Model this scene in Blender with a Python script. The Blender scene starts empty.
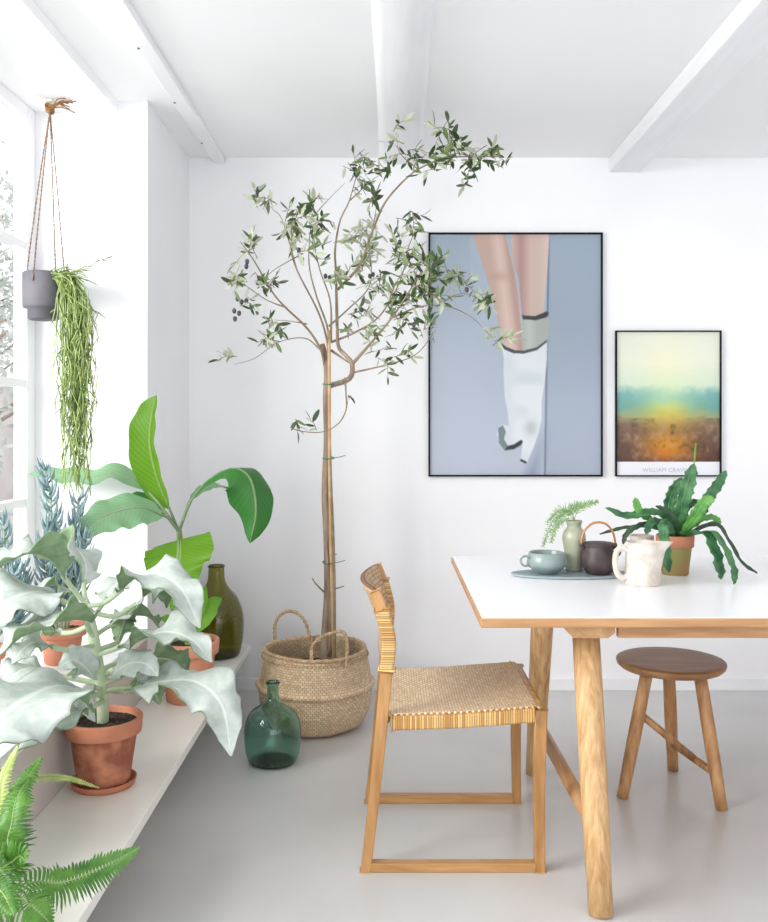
import bpy, math, random
import numpy as np
from mathutils import Vector, Matrix, noise

S = bpy.context.scene
COL = S.collection
F = 911.0          # focal length in pixels of the 768 x 922 frame
VX, VY = 388.0, 423.0
EYE = 1.25

# ------------------------------------------------------------------ camera
cam_d = bpy.data.cameras.new('camera')
cam_d.sensor_width = 36.0
cam_d.lens = 36.0 * F / 922.0
cam_d.shift_x = -(VX - 384.0) / 922.0
cam_d.shift_y = -(461.0 - VY) / 922.0
cam_d.clip_start = 0.05
cam = bpy.data.objects.new('camera', cam_d)
cam.location = (0, 0, EYE)
cam.rotation_euler = (math.radians(90), 0, 0)
COL.objects.link(cam)
S.camera = cam

# ------------------------------------------------------------------ world, lights, exposure
world = bpy.data.worlds.new('sky'); S.world = world
world.use_nodes = True
bgn = world.node_tree.nodes['Background']
bgn.inputs[0].default_value = (0.93, 0.96, 1.0, 1)
bgn.inputs[1].default_value = 1.5

def area(name, loc, target, sx, sy, power, color):
    d = bpy.data.lights.new(name, 'AREA'); d.shape = 'RECTANGLE'
    d.size = sx; d.size_y = sy; d.energy = power; d.color = color
    o = bpy.data.objects.new(name, d); COL.objects.link(o)
    o.location = loc
    o.rotation_euler = (Vector(target) - Vector(loc)).to_track_quat('-Z', 'Y').to_euler()
    return o
area('window_daylight', (-2.9, 1.0, 2.15), (0.4, 3.0, 0.5), 2.2, 1.5, 170, (1.0, 0.985, 0.95))
area('rear_ceiling_fill', (1.2, -2.1, .9), (0.8, 3.5, 2.3), 3.6, 1.5, 26, (0.97, 0.985, 1.0))  # added fill lamp behind the camera, angled up to brighten the ceiling

S.view_settings.view_transform = 'Standard'
S.view_settings.look = 'None'
S.view_settings.gamma = 1
S.view_settings.use_curve_mapping = False
S.view_settings.exposure = 0.27
S.cycles.max_bounces = 10
S.cycles.diffuse_bounces = 6
S.cycles.transmission_bounces = 10
S.cycles.transparent_max_bounces = 12

# ------------------------------------------------------------------ helpers
def P(px, py, y):
    """point of the place seen at pixel px, py at distance y"""
    return Vector(((px - VX) / F * y, y, EYE - (py - VY) / F * y))

def srgb(r, g, b):
    f = lambda c: (c / 255 / 12.92) if c / 255 <= 0.04045 else ((c / 255 + 0.055) / 1.055) ** 2.4
    return (f(r), f(g), f(b), 1)

class MB:
    def __init__(s): s.v = []; s.f = []; s.uv = {}; s.mi = []
    def add(s, verts, faces, mi=0, uvs=None):
        b = len(s.v)
        s.v += [Vector(p) for p in verts]
        for f in faces:
            s.f.append([i + b for i in f]); s.mi.append(mi)
        if uvs:
            for i, u in enumerate(uvs): s.uv[b + i] = u
        return s
    def box(s, x0, x1, y0, y1, z0, z1, mi=0):
        return s.add([(x0,y0,z0),(x1,y0,z0),(x1,y1,z0),(x0,y1,z0),(x0,y0,z1),(x1,y0,z1),(x1,y1,z1),(x0,y1,z1)],
              [(0,3,2,1),(4,5,6,7),(0,1,5,4),(1,2,6,5),(2,3,7,6),(3,0,4,7)], mi)
    def build(s, name, mats, parent=None, smooth=True, bevel=0, solid=0, mat_back=False, sub=0):
        me = bpy.data.meshes.new(name)
        off = Vector((0, 0, 0))
        if parent is not None: off = parent.matrix_basis.translation.copy()
        if parent is not None and parent.parent is not None: off = off + parent.parent.matrix_basis.translation
        me.from_pydata([tuple(p - off) for p in s.v], [], s.f)
        if not isinstance(mats, (list, tuple)): mats = [mats]
        for m in mats: me.materials.append(m)
        me.polygons.foreach_set('material_index', s.mi)
        me.polygons.foreach_set('use_smooth', [smooth] * len(s.f))
        if s.uv:
            ul = me.uv_layers.new(name='UVMap')
            for l in me.loops: ul.data[l.index].uv = s.uv.get(l.vertex_index, (0, 0))
        me.update()
        o = bpy.data.objects.new(name, me); COL.objects.link(o)
        if parent is not None: o.parent = parent
        if bevel:
            m = o.modifiers.new('bevel', 'BEVEL'); m.width = bevel; m.segments = 3; m.limit_method = 'ANGLE'
            m.angle_limit = math.radians(40); m.harden_normals = False
        if solid:
            m = o.modifiers.new('solid', 'SOLIDIFY'); m.thickness = solid; m.offset = 0
            if mat_back: m.material_offset = 1; m.material_offset_rim = 1
        if sub:
            m = o.modifiers.new('sub', 'SUBSURF'); m.levels = sub; m.render_levels = sub
        return o

def tag(o, label, cat, group=None, kind=None):
    o['label'] = label; o['category'] = cat
    if group: o['group'] = group
    if kind: o['kind'] = kind
    return o
def thing(name, loc, label, cat, group=None):
    o = bpy.data.objects.new(name, None); COL.objects.link(o)
    o.empty_display_size = 0.05
    o.location = loc
    return tag(o, label, cat, group)
def struct(o, label=None):
    o['kind'] = 'structure'
    if label: o['label'] = label
    return o

def catmull(pts, n):
    pts = [Vector(p) for p in pts]
    if len(pts) == 2: return [pts[0].lerp(pts[1], i / (n - 1)) for i in range(n)]
    P0 = [pts[0] * 2 - pts[1]] + pts + [pts[-1] * 2 - pts[-2]]
    seg = len(pts) - 1; out = []
    for i in range(n):
        t = i / (n - 1) * seg; k = min(int(t), seg - 1); u = t - k
        a, b, c, d = P0[k:k + 4]
        out.append(0.5 * ((2 * b) + (c - a) * u + (2 * a - 5 * b + 4 * c - d) * u * u + (3 * b - a - 3 * c + d) * u ** 3))
    return out
def interp(tab, t):
    if t <= tab[0][0]: return tab[0][1]
    for (a, va), (b, vb) in zip(tab, tab[1:]):
        if t <= b: return va + (vb - va) * (t - a) / (b - a)
    return tab[-1][1]

def tube(mb, pts, r, sides=8, n=None, mi=0, cap=True, squash=None):
    """sweep a circle along pts; r a number or list"""
    if n: 
        rr = r if isinstance(r, (list, tuple)) else [r] * len(pts)
        tab = [(i / (len(rr) - 1), v) for i, v in enumerate(rr)]
        pts = catmull(pts, n); r = [interp(tab, i / (n - 1)) for i in range(n)]
    else:
        pts = [Vector(p) for p in pts]
        if not isinstance(r, (list, tuple)): r = [r] * len(pts)
    k = len(pts); verts = []; uvs = []
    t = (pts[1] - pts[0]).normalized()
    up = Vector((0, 0, 1)) if abs(t.z) < .9 else Vector((0, 1, 0))
    nx = t.cross(up).normalized()
    L = 0
    for i in range(k):
        t2 = (pts[min(i + 1, k - 1)] - pts[max(i - 1, 0)]).normalized()
        nx = (nx - t2 * nx.dot(t2)).normalized(); ny = t2.cross(nx)
        if i: L += (pts[i] - pts[i - 1]).length
        for j in range(sides):
            a = 2 * math.pi * j / sides
            verts.append(pts[i] + (nx * math.cos(a) + ny * math.sin(a)) * r[i]); uvs.append((L, j / sides))
    faces = [(i * sides + j, i * sides + (j + 1) % sides, (i + 1) * sides + (j + 1) % sides, (i + 1) * sides + j)
             for i in range(k - 1) for j in range(sides)]
    if cap:
        faces.append(tuple(reversed(range(sides)))); faces.append(tuple(range((k - 1) * sides, k * sides)))
    mb.add(verts, faces, mi, uvs)
    return mb

def lathe(mb, c, prof, sides=48, mi=0, warp=None, closed=False):
    """prof: list of (r, z) from bottom to top; r=0 closes"""
    c = Vector(c); verts = []; faces = []; rings = []; uvs = []
    for (r, z) in prof:
        if r < 1e-6:
            rings.append([len(verts)]); verts.append(c + Vector((0, 0, z))); uvs.append((0, z))
        else:
            ring = []
            for j in range(sides):
                a = 2 * math.pi * j / sides
                rr, zz = (r, z) if not warp else warp(r, z, a)
                ring.append(len(verts)); verts.append(c + Vector((math.cos(a) * rr, math.sin(a) * rr, zz))); uvs.append((j / sides, z))
            rings.append(ring)
    for A, B in zip(rings, rings[1:]):
        if len(A) == 1 and len(B) == 1: continue
        for j in range(sides):
            k = (j + 1) % sides
            if len(A) == 1: faces.append((A[0], B[k], B[j]))
            elif len(B) == 1: faces.append((A[j], A[k], B[0]))
            else: faces.append((A[j], A[k], B[k], B[j]))
    return mb.add(verts, faces, mi, uvs)

def smooth_prof(pts, n=40):
    q = catmull([(r, 0, z) for r, z in pts], n)
    return [(max(p.x, 0), p.z) for p in q]

def leaf(mb, spine, wtab, nrm, n=22, m=6, fold=0.15, wave=0.0, wf=3, lobe=0.0, lf=5, mi=0, twist=0.0, seed=0, droop=0.0, lip=0.0, crinkle=0.0):
    """a leaf blade along a spine; wtab half-width table; nrm the direction of its upper side"""
    c = catmull(spine, n); verts = []; uvs = []; N0 = Vector(nrm).normalized(); rnd = random.Random(seed)
    ph1, ph2, ph3 = rnd.random() * 6.28, rnd.random() * 6.28, rnd.random()
    for i in range(n):
        t = i / (n - 1)
        T = (c[min(i + 1, n - 1)] - c[max(i - 1, 0)]).normalized()
        Nn = (N0 - T * N0.dot(T))
        Nn = Nn.normalized() if Nn.length > 1e-3 else Vector((0, -1, 0))
        if twist: Nn = Matrix.Rotation(twist * t, 3, T) @ Nn
        side = T.cross(Nn).normalized()
        w = interp(wtab, t)
        for j in range(m + 1):
            u = j / m * 2 - 1
            s_ = 1 if u > 0 else -1
            ph = ph1 if u > 0 else ph2
            lw = w
            if lobe: lw = w * (1 - lobe * abs(math.sin(math.pi * (t * lf + (ph3 if u > 0 else 0)))) ** 0.7 * abs(u))
            h = fold * abs(u) * w - droop * u * u * w + wave * w * math.sin(t * wf * 6.283 + ph) * u * u
            if lip:
                q = u * (1 if side.y < 0 else -1)
                if q > 0: h += lip * w * q * q
            if crinkle: h += crinkle * w * abs(u) ** 3 * math.sin(t * 46 + ph + 1.5 * math.sin(t * 17))
            verts.append(c[i] + side * (u * lw) + Nn * h); uvs.append((t, j / m))
    faces = [(i * (m + 1) + j, i * (m + 1) + j + 1, (i + 1) * (m + 1) + j + 1, (i + 1) * (m + 1) + j) for i in range(n - 1) for j in range(m)]
    mb.add(verts, faces, mi, uvs); return mb

# ------------------------------------------------------------------ materials
def mat(name, col, rough=0.5, col2=None, scale=8, stretch=(1, 1, 1), bump=0, bscale=None, metal=0, coat=0, transl=0,
        spec=0.5, detail=4, lo=0.35, hi=0.65, kind='noise', distort=0, coords='Object', sheen=0):
    m = bpy.data.materials.new(name); m.use_nodes = True
    nt = m.node_tree; N = nt.nodes; L = nt.links
    b = N['Principled BSDF']; out = N['Material Output']
    b.inputs['Base Color'].default_value = col; b.inputs['Roughness'].default_value = rough
    b.inputs['Metallic'].default_value = metal; b.inputs['Coat Weight'].default_value = coat
    b.inputs['Specular IOR Level'].default_value = spec
    if sheen: b.inputs['Sheen Weight'].default_value = sheen
    tc = N.new('ShaderNodeTexCoord'); mp = N.new('ShaderNodeMapping')
    mp.inputs['Scale'].default_value = stretch
    L.new(tc.outputs[coords], mp.inputs[0])
    colsock = None
    if col2 is not None:
        if kind == 'noise':
            t = N.new('ShaderNodeTexNoise'); t.inputs['Scale'].default_value = scale; t.inputs['Detail'].default_value = detail
            t.inputs['Distortion'].default_value = distort
            fac = t.outputs['Fac']
        elif kind == 'wave':
            t = N.new('ShaderNodeTexWave'); t.inputs['Scale'].default_value = scale; t.inputs['Distortion'].default_value = distort
            t.inputs['Detail'].default_value = detail; t.bands_direction = 'X'
            fac = t.outputs['Fac']
        L.new(mp.outputs[0], t.inputs['Vector'])
        r = N.new('ShaderNodeValToRGB'); r.color_ramp.elements[0].position = lo; r.color_ramp.elements[1].position = hi
        r.color_ramp.elements[0].color = col; r.color_ramp.elements[1].color = col2
        L.new(fac, r.inputs[0]); L.new(r.outputs[0], b.inputs['Base Color']); colsock = r.outputs[0]
    if bump:
        t = N.new('ShaderNodeTexNoise'); t.inputs['Scale'].default_value = bscale or scale * 3; t.inputs['Detail'].default_value = 4
        L.new(mp.outputs[0], t.inputs['Vector'])
        bp = N.new('ShaderNodeBump'); bp.inputs['Strength'].default_value = bump; bp.inputs['Distance'].default_value = 0.004
        L.new(t.outputs['Fac'], bp.inputs['Height']); L.new(bp.outputs[0], b.inputs['Normal'])
    if transl:
        tr = N.new('ShaderNodeBsdfTranslucent'); mx = N.new('ShaderNodeMixShader'); mx.inputs[0].default_value = transl
        if colsock: L.new(colsock, tr.inputs[0])
        else: tr.inputs[0].default_value = col
        L.new(b.outputs[0], mx.inputs[1]); L.new(tr.outputs[0], mx.inputs[2]); L.new(mx.outputs[0], out.inputs[0])
    return m

M = {}
M['wall'] = mat('white_plaster', srgb(244,244,246), .7, srgb(240,240,243), scale=1.5, bump=.04, bscale=60)
M['ceil'] = mat('ceiling_paint', srgb(247,247,248), .8, srgb(243,243,245), scale=1.2)
M['trimw'] = mat('white_gloss_paint', srgb(243,243,245), .4, srgb(238,238,241), scale=3)
M['beam'] = mat('painted_beam', srgb(240,240,243), .5, srgb(233,234,238), scale=4, stretch=(6, .6, 6), bump=.25, bscale=10)
M['sillwall'] = mat('shade_toned_sill_wall', srgb(205,198,193), .6, srgb(196,189,184), scale=3)  # grey paints in the shade on the wall below the sill
M['shelf'] = mat('shelf_paint', srgb(243,241,236), .35, srgb(236,233,227), scale=2.5, bump=.03, bscale=30)
M['floor'] = mat('painted_floor', srgb(206,205,204), .27, srgb(196,196,196), scale=1.6, bump=.03, bscale=5, detail=6)
M['oak'] = mat('oiled_oak', srgb(224,188,138), .45, srgb(178,132,84), scale=9, stretch=(9, 9, .6), bump=.12, bscale=22, detail=6, distort=.6, lo=.3, hi=.72)
M['oak_h'] = mat('oak_rail', srgb(196,150,104), .45, srgb(166,120,76), scale=5, stretch=(.9, 9, 12), bump=.12, bscale=22, detail=6, distort=.6, lo=.3, hi=.72)
M['oak_y'] = mat('oak_crossbar', srgb(206,162,114), .45, srgb(170,124,82), scale=5, stretch=(9, .9, 9), bump=.12, bscale=22, detail=6, distort=.6, lo=.3, hi=.72)
M['chairoak'] = mat('chair_oak', srgb(198,152,98), .4, srgb(162,116,66), scale=5, stretch=(8, 8, 1), bump=.08, bscale=22, detail=6, distort=.5, lo=.3, hi=.7)
M['chairoak_h'] = mat('chair_runner_oak', srgb(198,152,98), .4, srgb(162,116,66), scale=5, stretch=(1, 8, 8), bump=.08, bscale=22, detail=6, distort=.5, lo=.3, hi=.7)
M['stooltop'] = mat('smoked_oak', srgb(168,126,86), .42, srgb(138,99,64), scale=4, stretch=(1, 9, 1), bump=.08, bscale=20, detail=6, distort=.5)
M['stoolleg'] = mat('stool_oak', srgb(196,150,102), .45, srgb(156,110,68), scale=5, stretch=(9, 9, 1), bump=.08, bscale=20, detail=6, distort=.5)
M['laminate'] = mat('white_laminate', srgb(246,246,248), .28)
M['black'] = mat('black_frame', srgb(10,10,11), .5, spec=.15)
M['terracotta'] = mat('terracotta', srgb(196,130,100), .8, srgb(176,106,78), scale=9, bump=.12, bscale=60, detail=6)
M['terra_pale'] = mat('pale_terracotta', srgb(214,150,120), .75, srgb(196,128,98), scale=8, bump=.1, bscale=60)
M['terra_damp'] = mat('damp_terracotta', srgb(146,84,62), .75, srgb(198,132,102), scale=17, bump=.12, bscale=60, detail=8, lo=.42, hi=.66)
M['soil'] = mat('potting_soil', srgb(38,26,22), .9, srgb(92,70,60), scale=110, lo=.45, hi=.75, bump=.9, bscale=160)
M['concrete'] = mat('grey_glaze', srgb(102,99,106), .7, srgb(90,88,95), scale=12, bump=.06, bscale=80)
M['jute'] = mat('jute_twine', srgb(168,126,78), .9, srgb(128,90,52), scale=60, bump=.4, bscale=180)
M['seagrass_rope'] = mat('seagrass_rope', srgb(206,180,144), .85, srgb(168,140,106), scale=60, bump=.4, bscale=180)
M['cord'] = mat('brown_cord', srgb(140,112,92), .9, srgb(112,86,70), scale=50)
M['bark'] = mat('olive_bark', srgb(166,146,126), .85, srgb(128,108,92), scale=14, stretch=(3, 3, .7), bump=.5, bscale=40)
M['twig'] = mat('young_bark', srgb(150,134,112), .8, srgb(124,106,86), scale=20)
M['cane_stake'] = mat('cane_stake', srgb(206,172,132), .6, srgb(186,146,104), scale=20)
M['ol_dark'] = mat('olive_leaf_dark', srgb(50,72,42), .4, srgb(80,104,60), scale=14, transl=.25)
M['ol_mid'] = mat('olive_leaf_mid', srgb(104,130,74), .5, srgb(138,158,104), scale=14, transl=.3)
M['ol_pale'] = mat('olive_leaf_silver', srgb(182,192,162), .6, srgb(200,206,182), scale=14, transl=.3)
M['olive'] = mat('olive_fruit', srgb(48,44,56), .3, srgb(74,70,78), scale=30, coat=.3)
M['tie'] = mat('green_tie', srgb(40,120,90), .4)
M['kal_x'] = mat('felt_leaf_plain', srgb(206,218,212), .8, srgb(180,198,190), scale=14, transl=.2, detail=5, bump=.15, bscale=60, sheen=.3)
M['kal_y'] = mat('felt_leaf_plain_under', srgb(150,176,138), .8, srgb(172,192,158), scale=10, transl=.3, detail=5)
M['kal_stem'] = mat('felt_stem', srgb(190,204,176), .8, srgb(168,186,150), scale=20)
M['sen'] = mat('blue_succulent', srgb(104,134,140), .6, srgb(158,180,182), scale=22)
M['rhip'] = mat('trailing_stem', srgb(132,158,84), .5, srgb(176,192,122), scale=22, transl=.15)
M['rhip2'] = mat('trailing_stem_dark', srgb(92,120,62), .5, srgb(140,160,90), scale=22, transl=.15)  # darker green, mixed in among the stems at random
M['fern'] = mat('fern_green', srgb(62,116,40), .4, srgb(104,156,64), scale=26, transl=.35)
M['fern_tip'] = mat('fern_young', srgb(164,190,92), .5, srgb(196,208,136), scale=26, transl=.35)
M['cactus'] = mat('cactus_green', srgb(30,84,46), .4, srgb(78,132,80), scale=26, detail=5, bump=.2, bscale=60)
M['cactus_l'] = mat('cactus_young', srgb(54,124,46), .4, srgb(104,162,76), scale=26)
M['cactus_d'] = mat('cactus_old', srgb(26,54,34), .45, srgb(60,92,56), scale=30)
M['lime'] = mat('young_leaf', srgb(96,158,46), .45, srgb(130,184,66), scale=10, transl=.35)
M['plume'] = mat('asparagus_plume', srgb(120,168,92), .5, srgb(156,190,124), scale=30, transl=.3)
M['bark_thin'] = mat('cane_bundle', srgb(186,150,112), .7, srgb(158,120,86), scale=20)
M['stone'] = mat('speckled_stoneware', srgb(226,219,210), .5, srgb(202,188,174), scale=22, detail=6, bump=.05)
M['vase'] = mat('sage_glaze', srgb(168,170,148), .4, srgb(146,150,128), scale=12, coat=.2)
M['cup'] = mat('pale_blue_glaze', srgb(142,156,154), .35, srgb(124,140,140), scale=12, coat=.3)
M['cupin'] = mat('cup_inside', srgb(120,134,134), .4)
M['tray'] = mat('grey_blue_tray', srgb(150,164,168), .5, srgb(138,152,157), scale=8)
M['teapot'] = mat('dark_stoneware', srgb(52,42,44), .5, srgb(80,66,66), scale=22, detail=6, bump=.05)
M['brass'] = mat('copper_handle', srgb(190,130,80), .35, metal=.6)
M['snow'] = mat('garden_paving', srgb(190,190,186), .8, srgb(160,160,158), scale=2)
M['foliage_blown_out'] = mat('pale_foliage', srgb(150,158,146), .8, srgb(196,200,192), scale=3)  # pale tone painted in for the blown-out daylight outside
M['tile'] = mat('glass_pink_wall', srgb(200,190,188), .8, srgb(182,172,170), scale=3)
M['metal'] = mat('white_hook', srgb(236,236,226), .35)
M['screw'] = mat('screw_head', srgb(110,110,115), .4, metal=.8)

def leafmat(name, base, rib, dark, stripes=26, transl=.35, rough=.4, mottle=0):
    m = bpy.data.materials.new(name); m.use_nodes = True
    nt = m.node_tree; N = nt.nodes; L = nt.links
    b = N['Principled BSDF']; b.inputs['Roughness'].default_value = rough
    uv = N.new('ShaderNodeUVMap'); sep = N.new('ShaderNodeSeparateXYZ'); L.new(uv.outputs[0], sep.inputs[0])
    d = N.new('ShaderNodeMath'); d.operation = 'SUBTRACT'; L.new(sep.outputs[1], d.inputs[0]); d.inputs[1].default_value = .5
    a = N.new('ShaderNodeMath'); a.operation = 'ABSOLUTE'; L.new(d.outputs[0], a.inputs[0])
    # veins slant forward from the midrib
    q = N.new('ShaderNodeMath'); q.operation = 'MULTIPLY_ADD'; L.new(a.outputs[0], q.inputs[0]); q.inputs[1].default_value = -.35; L.new(sep.outputs[0], q.inputs[2])
    s = N.new('ShaderNodeMath'); s.operation = 'MULTIPLY'; L.new(q.outputs[0], s.inputs[0]); s.inputs[1].default_value = stripes * 6.283
    sn = N.new('ShaderNodeMath'); sn.operation = 'SINE'; L.new(s.outputs[0], sn.inputs[0])
    mr = N.new('ShaderNodeMapRange'); L.new(sn.outputs[0], mr.inputs[0]); mr.inputs[1].default_value = -1; mr.inputs[2].default_value = 1
    mix = N.new('ShaderNodeMix'); mix.data_type = 'RGBA'; mr.inputs[3].default_value = .55; L.new(mr.outputs[0], mix.inputs[0]); mix.inputs[6].default_value = dark; mix.inputs[7].default_value = base
    ribf = N.new('ShaderNodeMapRange'); L.new(a.outputs[0], ribf.inputs[0]); ribf.inputs[1].default_value = .015; ribf.inputs[2].default_value = .04
    ribf.inputs[3].default_value = 1; ribf.inputs[4].default_value = 0
    mix2 = N.new('ShaderNodeMix'); mix2.data_type = 'RGBA'; L.new(ribf.outputs[0], mix2.inputs[0]); L.new(mix.outputs[2], mix2.inputs[6]); mix2.inputs[7].default_value = rib
    L.new(mix2.outputs[2], b.inputs['Base Color'])
    if mottle:
        tc = N.new('ShaderNodeTexCoord'); no = N.new('ShaderNodeTexNoise'); no.inputs['Scale'].default_value = mottle; no.inputs['Detail'].default_value = 5
        L.new(tc.outputs['Object'], no.inputs['Vector'])
        mm = N.new('ShaderNodeMapRange'); L.new(no.outputs['Fac'], mm.inputs[0]); mm.inputs[1].default_value = .4; mm.inputs[2].default_value = .6
        av = N.new('ShaderNodeMath'); av.operation = 'MULTIPLY_ADD'; L.new(mr.outputs[0], av.inputs[0]); av.inputs[1].default_value = .4
        hf = N.new('ShaderNodeMath'); hf.operation = 'MULTIPLY'; hf.inputs[1].default_value = .6; L.new(mm.outputs[0], hf.inputs[0]); L.new(hf.outputs[0], av.inputs[2])
        L.new(av.outputs[0], mix.inputs[0])
    bp = N.new('ShaderNodeBump'); bp.inputs['Strength'].default_value = .25; bp.inputs['Distance'].default_value = .002
    L.new(mr.outputs[0], bp.inputs['Height']); L.new(bp.outputs[0], b.inputs['Normal'])
    tr = N.new('ShaderNodeBsdfTranslucent'); L.new(mix2.outputs[2], tr.inputs[0])
    mx = N.new('ShaderNodeMixShader'); mx.inputs[0].default_value = transl
    L.new(b.outputs[0], mx.inputs[1]); L.new(tr.outputs[0], mx.inputs[2]); L.new(mx.outputs[0], N['Material Output'].inputs[0])
    return m
M['kal_top'] = leafmat('felt_leaf_upper', srgb(208,214,209), srgb(224,230,224), srgb(178,194,184), 6, .2, .8, 40)
M['kal_bot'] = leafmat('felt_leaf_under', srgb(150,174,138), srgb(196,210,184), srgb(122,150,112), 6, .3, .8, 40)
M['ban'] = leafmat('banana_leaf', srgb(112,164,34), srgb(180,206,110), srgb(88,144,28), 22, .45)
M['ban_blue'] = leafmat('banana_leaf_pale', srgb(134,176,132), srgb(190,210,180), srgb(116,160,116), 20, .3)
M['ban_dark'] = leafmat('banana_leaf_deep', srgb(52,118,44), srgb(120,160,96), srgb(42,102,38), 24, .3)

def weave(name, c1, c2, gap, sx, sy, coords='UV', rough=.6):
    """woven strips: small bricks with dark gaps"""
    m = bpy.data.materials.new(name); m.use_nodes = True
    nt = m.node_tree; N = nt.nodes; L = nt.links; b = N['Principled BSDF']; b.inputs['Roughness'].default_value = rough
    tc = N.new('ShaderNodeTexCoord'); mp = N.new('ShaderNodeMapping'); mp.inputs['Scale'].default_value = (sx, sy, 1)
    L.new(tc.outputs[coords], mp.inputs[0])
    br = N.new('ShaderNodeTexBrick'); br.inputs['Scale'].default_value = 1; br.inputs['Brick Width'].default_value = 1; br.inputs['Row Height'].default_value = 1
    br.inputs['Mortar Size'].default_value = .09; br.inputs['Mortar Smooth'].default_value = .7
    br.inputs['Color1'].default_value = c1; br.inputs['Color2'].default_value = c2; br.inputs['Mortar'].default_value = gap
    L.new(mp.outputs[0], br.inputs['Vector'])
    L.new(br.outputs['Color'], b.inputs['Base Color'])
    inv = N.new('ShaderNodeMath'); inv.operation = 'SUBTRACT'; inv.inputs[0].default_value = 1; L.new(br.outputs['Fac'], inv.inputs[1])
    bp = N.new('ShaderNodeBump'); bp.inputs['Strength'].default_value = .7; bp.inputs['Distance'].default_value = .002
    L.new(inv.outputs[0], bp.inputs['Height']); L.new(bp.outputs[0], b.inputs['Normal'])
    return m
M['cane_seat'] = weave('woven_cane_seat', srgb(240,222,190), srgb(222,194,156), srgb(160,118,80), 24, 52)
M['cane_back'] = weave('woven_cane_back', srgb(214,184,150), srgb(188,154,120), srgb(120,84,60), 36, 16)
M['cane_wrap'] = weave('cane_binding', srgb(228,184,112), srgb(196,146,78), srgb(110,72,34), 1, 1)

def glass(name, col, absorb, surf):
    m = bpy.data.materials.new(name); m.use_nodes = True
    nt = m.node_tree; N = nt.nodes; L = nt.links; b = N['Principled BSDF']
    b.inputs['Base Color'].default_value = surf; b.inputs['Roughness'].default_value = .02
    b.inputs['Transmission Weight'].default_value = 1; b.inputs['IOR'].default_value = 1.45
    va = N.new('ShaderNodeVolumeAbsorption'); va.inputs[0].default_value = col; va.inputs[1].default_value = absorb
    L.new(va.outputs[0], N['Material Output'].inputs['Volume'])
    return m
M['glass_green'] = glass('green_bottle_glass', srgb(90,196,165), 90, srgb(214,240,232))
M['glass_olive'] = glass('olive_bottle_glass', srgb(160,155,15), 150, srgb(222,220,140))
def pane_mat():
    m = bpy.data.materials.new('window_glass'); m.use_nodes = True
    nt = m.node_tree; N = nt.nodes; L = nt.links; N.remove(N['Principled BSDF'])
    tr = N.new('ShaderNodeBsdfTransparent'); gl = N.new('ShaderNodeBsdfGlossy'); gl.inputs['Roughness'].default_value = .01
    mx = N.new('ShaderNodeMixShader'); mx.inputs[0].default_value = .06
    L.new(tr.outputs[0], mx.inputs[1]); L.new(gl.outputs[0], mx.inputs[2])
    L.new(mx.outputs[0], N['Material Output'].inputs[0]); return m
M['pane'] = pane_mat()

# ------------------------------------------------------------------ the room
WY = 4.265      # back wall
WX = -0.93      # face of the window wall
RY = 3.52       # window recess ends here
GX = -1.364     # window plane
CZ = 2.492      # ceiling
NZ = 2.452      # ceiling of the recess
SZ = 0.45       # sill
XR = 3.6; YF = -2.2
struct(MB().box(GX - .05, XR + .15, YF, WY + .15, -.1, 0).build('floor', M['floor'], smooth=False))
struct(MB().box(GX - .05, XR + .15, YF, WY + .15, CZ, CZ + .1).build('ceiling', M['ceil'], smooth=False))
struct(MB().box(WX, XR + .15, WY, WY + .15, 0, CZ).build('wall_back', M['wall'], smooth=False))
struct(MB().box(XR, XR + .15, YF, WY, 0, CZ).build('wall_right', M['wall'], smooth=False))
struct(MB().box(GX - .05, WX, RY, WY + .15, 0, CZ).build('wall_left', M['wall'], smooth=False))
struct(MB().box(GX - .05, WX, YF, RY, 0, SZ - .03).build('wall_window', M['sillwall'], smooth=False))
struct(MB().box(GX - .05, WX + .006, YF, RY, SZ - .03, SZ).build('trim_1', M['trimw'], smooth=False, bevel=.004), 'white deep window sill board')
# lowered recess ceiling: its grey edge shows from below
struct(MB().box(GX - .05, -1.043, YF, RY, NZ, CZ).build('trim_2', M['ceil'], smooth=False), 'lowered white ceiling strip above the window')
# narrow corner bead where the recess meets the wall
struct(MB().box(WX - .012, WX + .004, RY - .01, RY + .004, SZ, CZ).build('trim_3', M['trimw'], smooth=False, bevel=.002), 'white corner bead at the edge of the window recess')
struct(MB().box(WX, XR, WY - .014, WY, 0, .057).build('baseboard_back', M['trimw'], smooth=False, bevel=.003))
struct(MB().box(WX, WX + .014, RY, WY - .014, 0, .057).build('baseboard_left', M['trimw'], smooth=False, bevel=.003))
# beams
bm = MB(); 
for (x0, x1, zb) in ((-.035, .138, CZ - .03),):
    ys = [YF + (WY - YF) * i / 40 for i in range(41)]
    verts = []
    for i, y in enumerate(ys):
        w1 = .006 * math.sin(y * 2.1) ; w2 = .009 * math.sin(y * 1.7 + 1)
        verts += [(x0 + w1 - .012, y, CZ), (x0 + w1, y, zb + .015), (x0 + w1 + .02, y, zb), (x1 + w2 - .02, y, zb - .004), (x1 + w2, y, zb + .01), (x1 + w2 + .004, y, CZ)]
    bm.add(verts, [(i*6+j, (i+1)*6+j, (i+1)*6+j+1, i*6+j+1) for i in range(40) for j in range(5)])
struct(bm.build('trim_4', M['beam']), 'worn white painted ceiling beam above the olive tree')
struct(MB().box(1.035, 1.178, YF, WY, CZ - .07, CZ).build('trim_5', M['beam'], smooth=False, bevel=.006), 'white boxed ceiling beam above the small picture')
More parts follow.
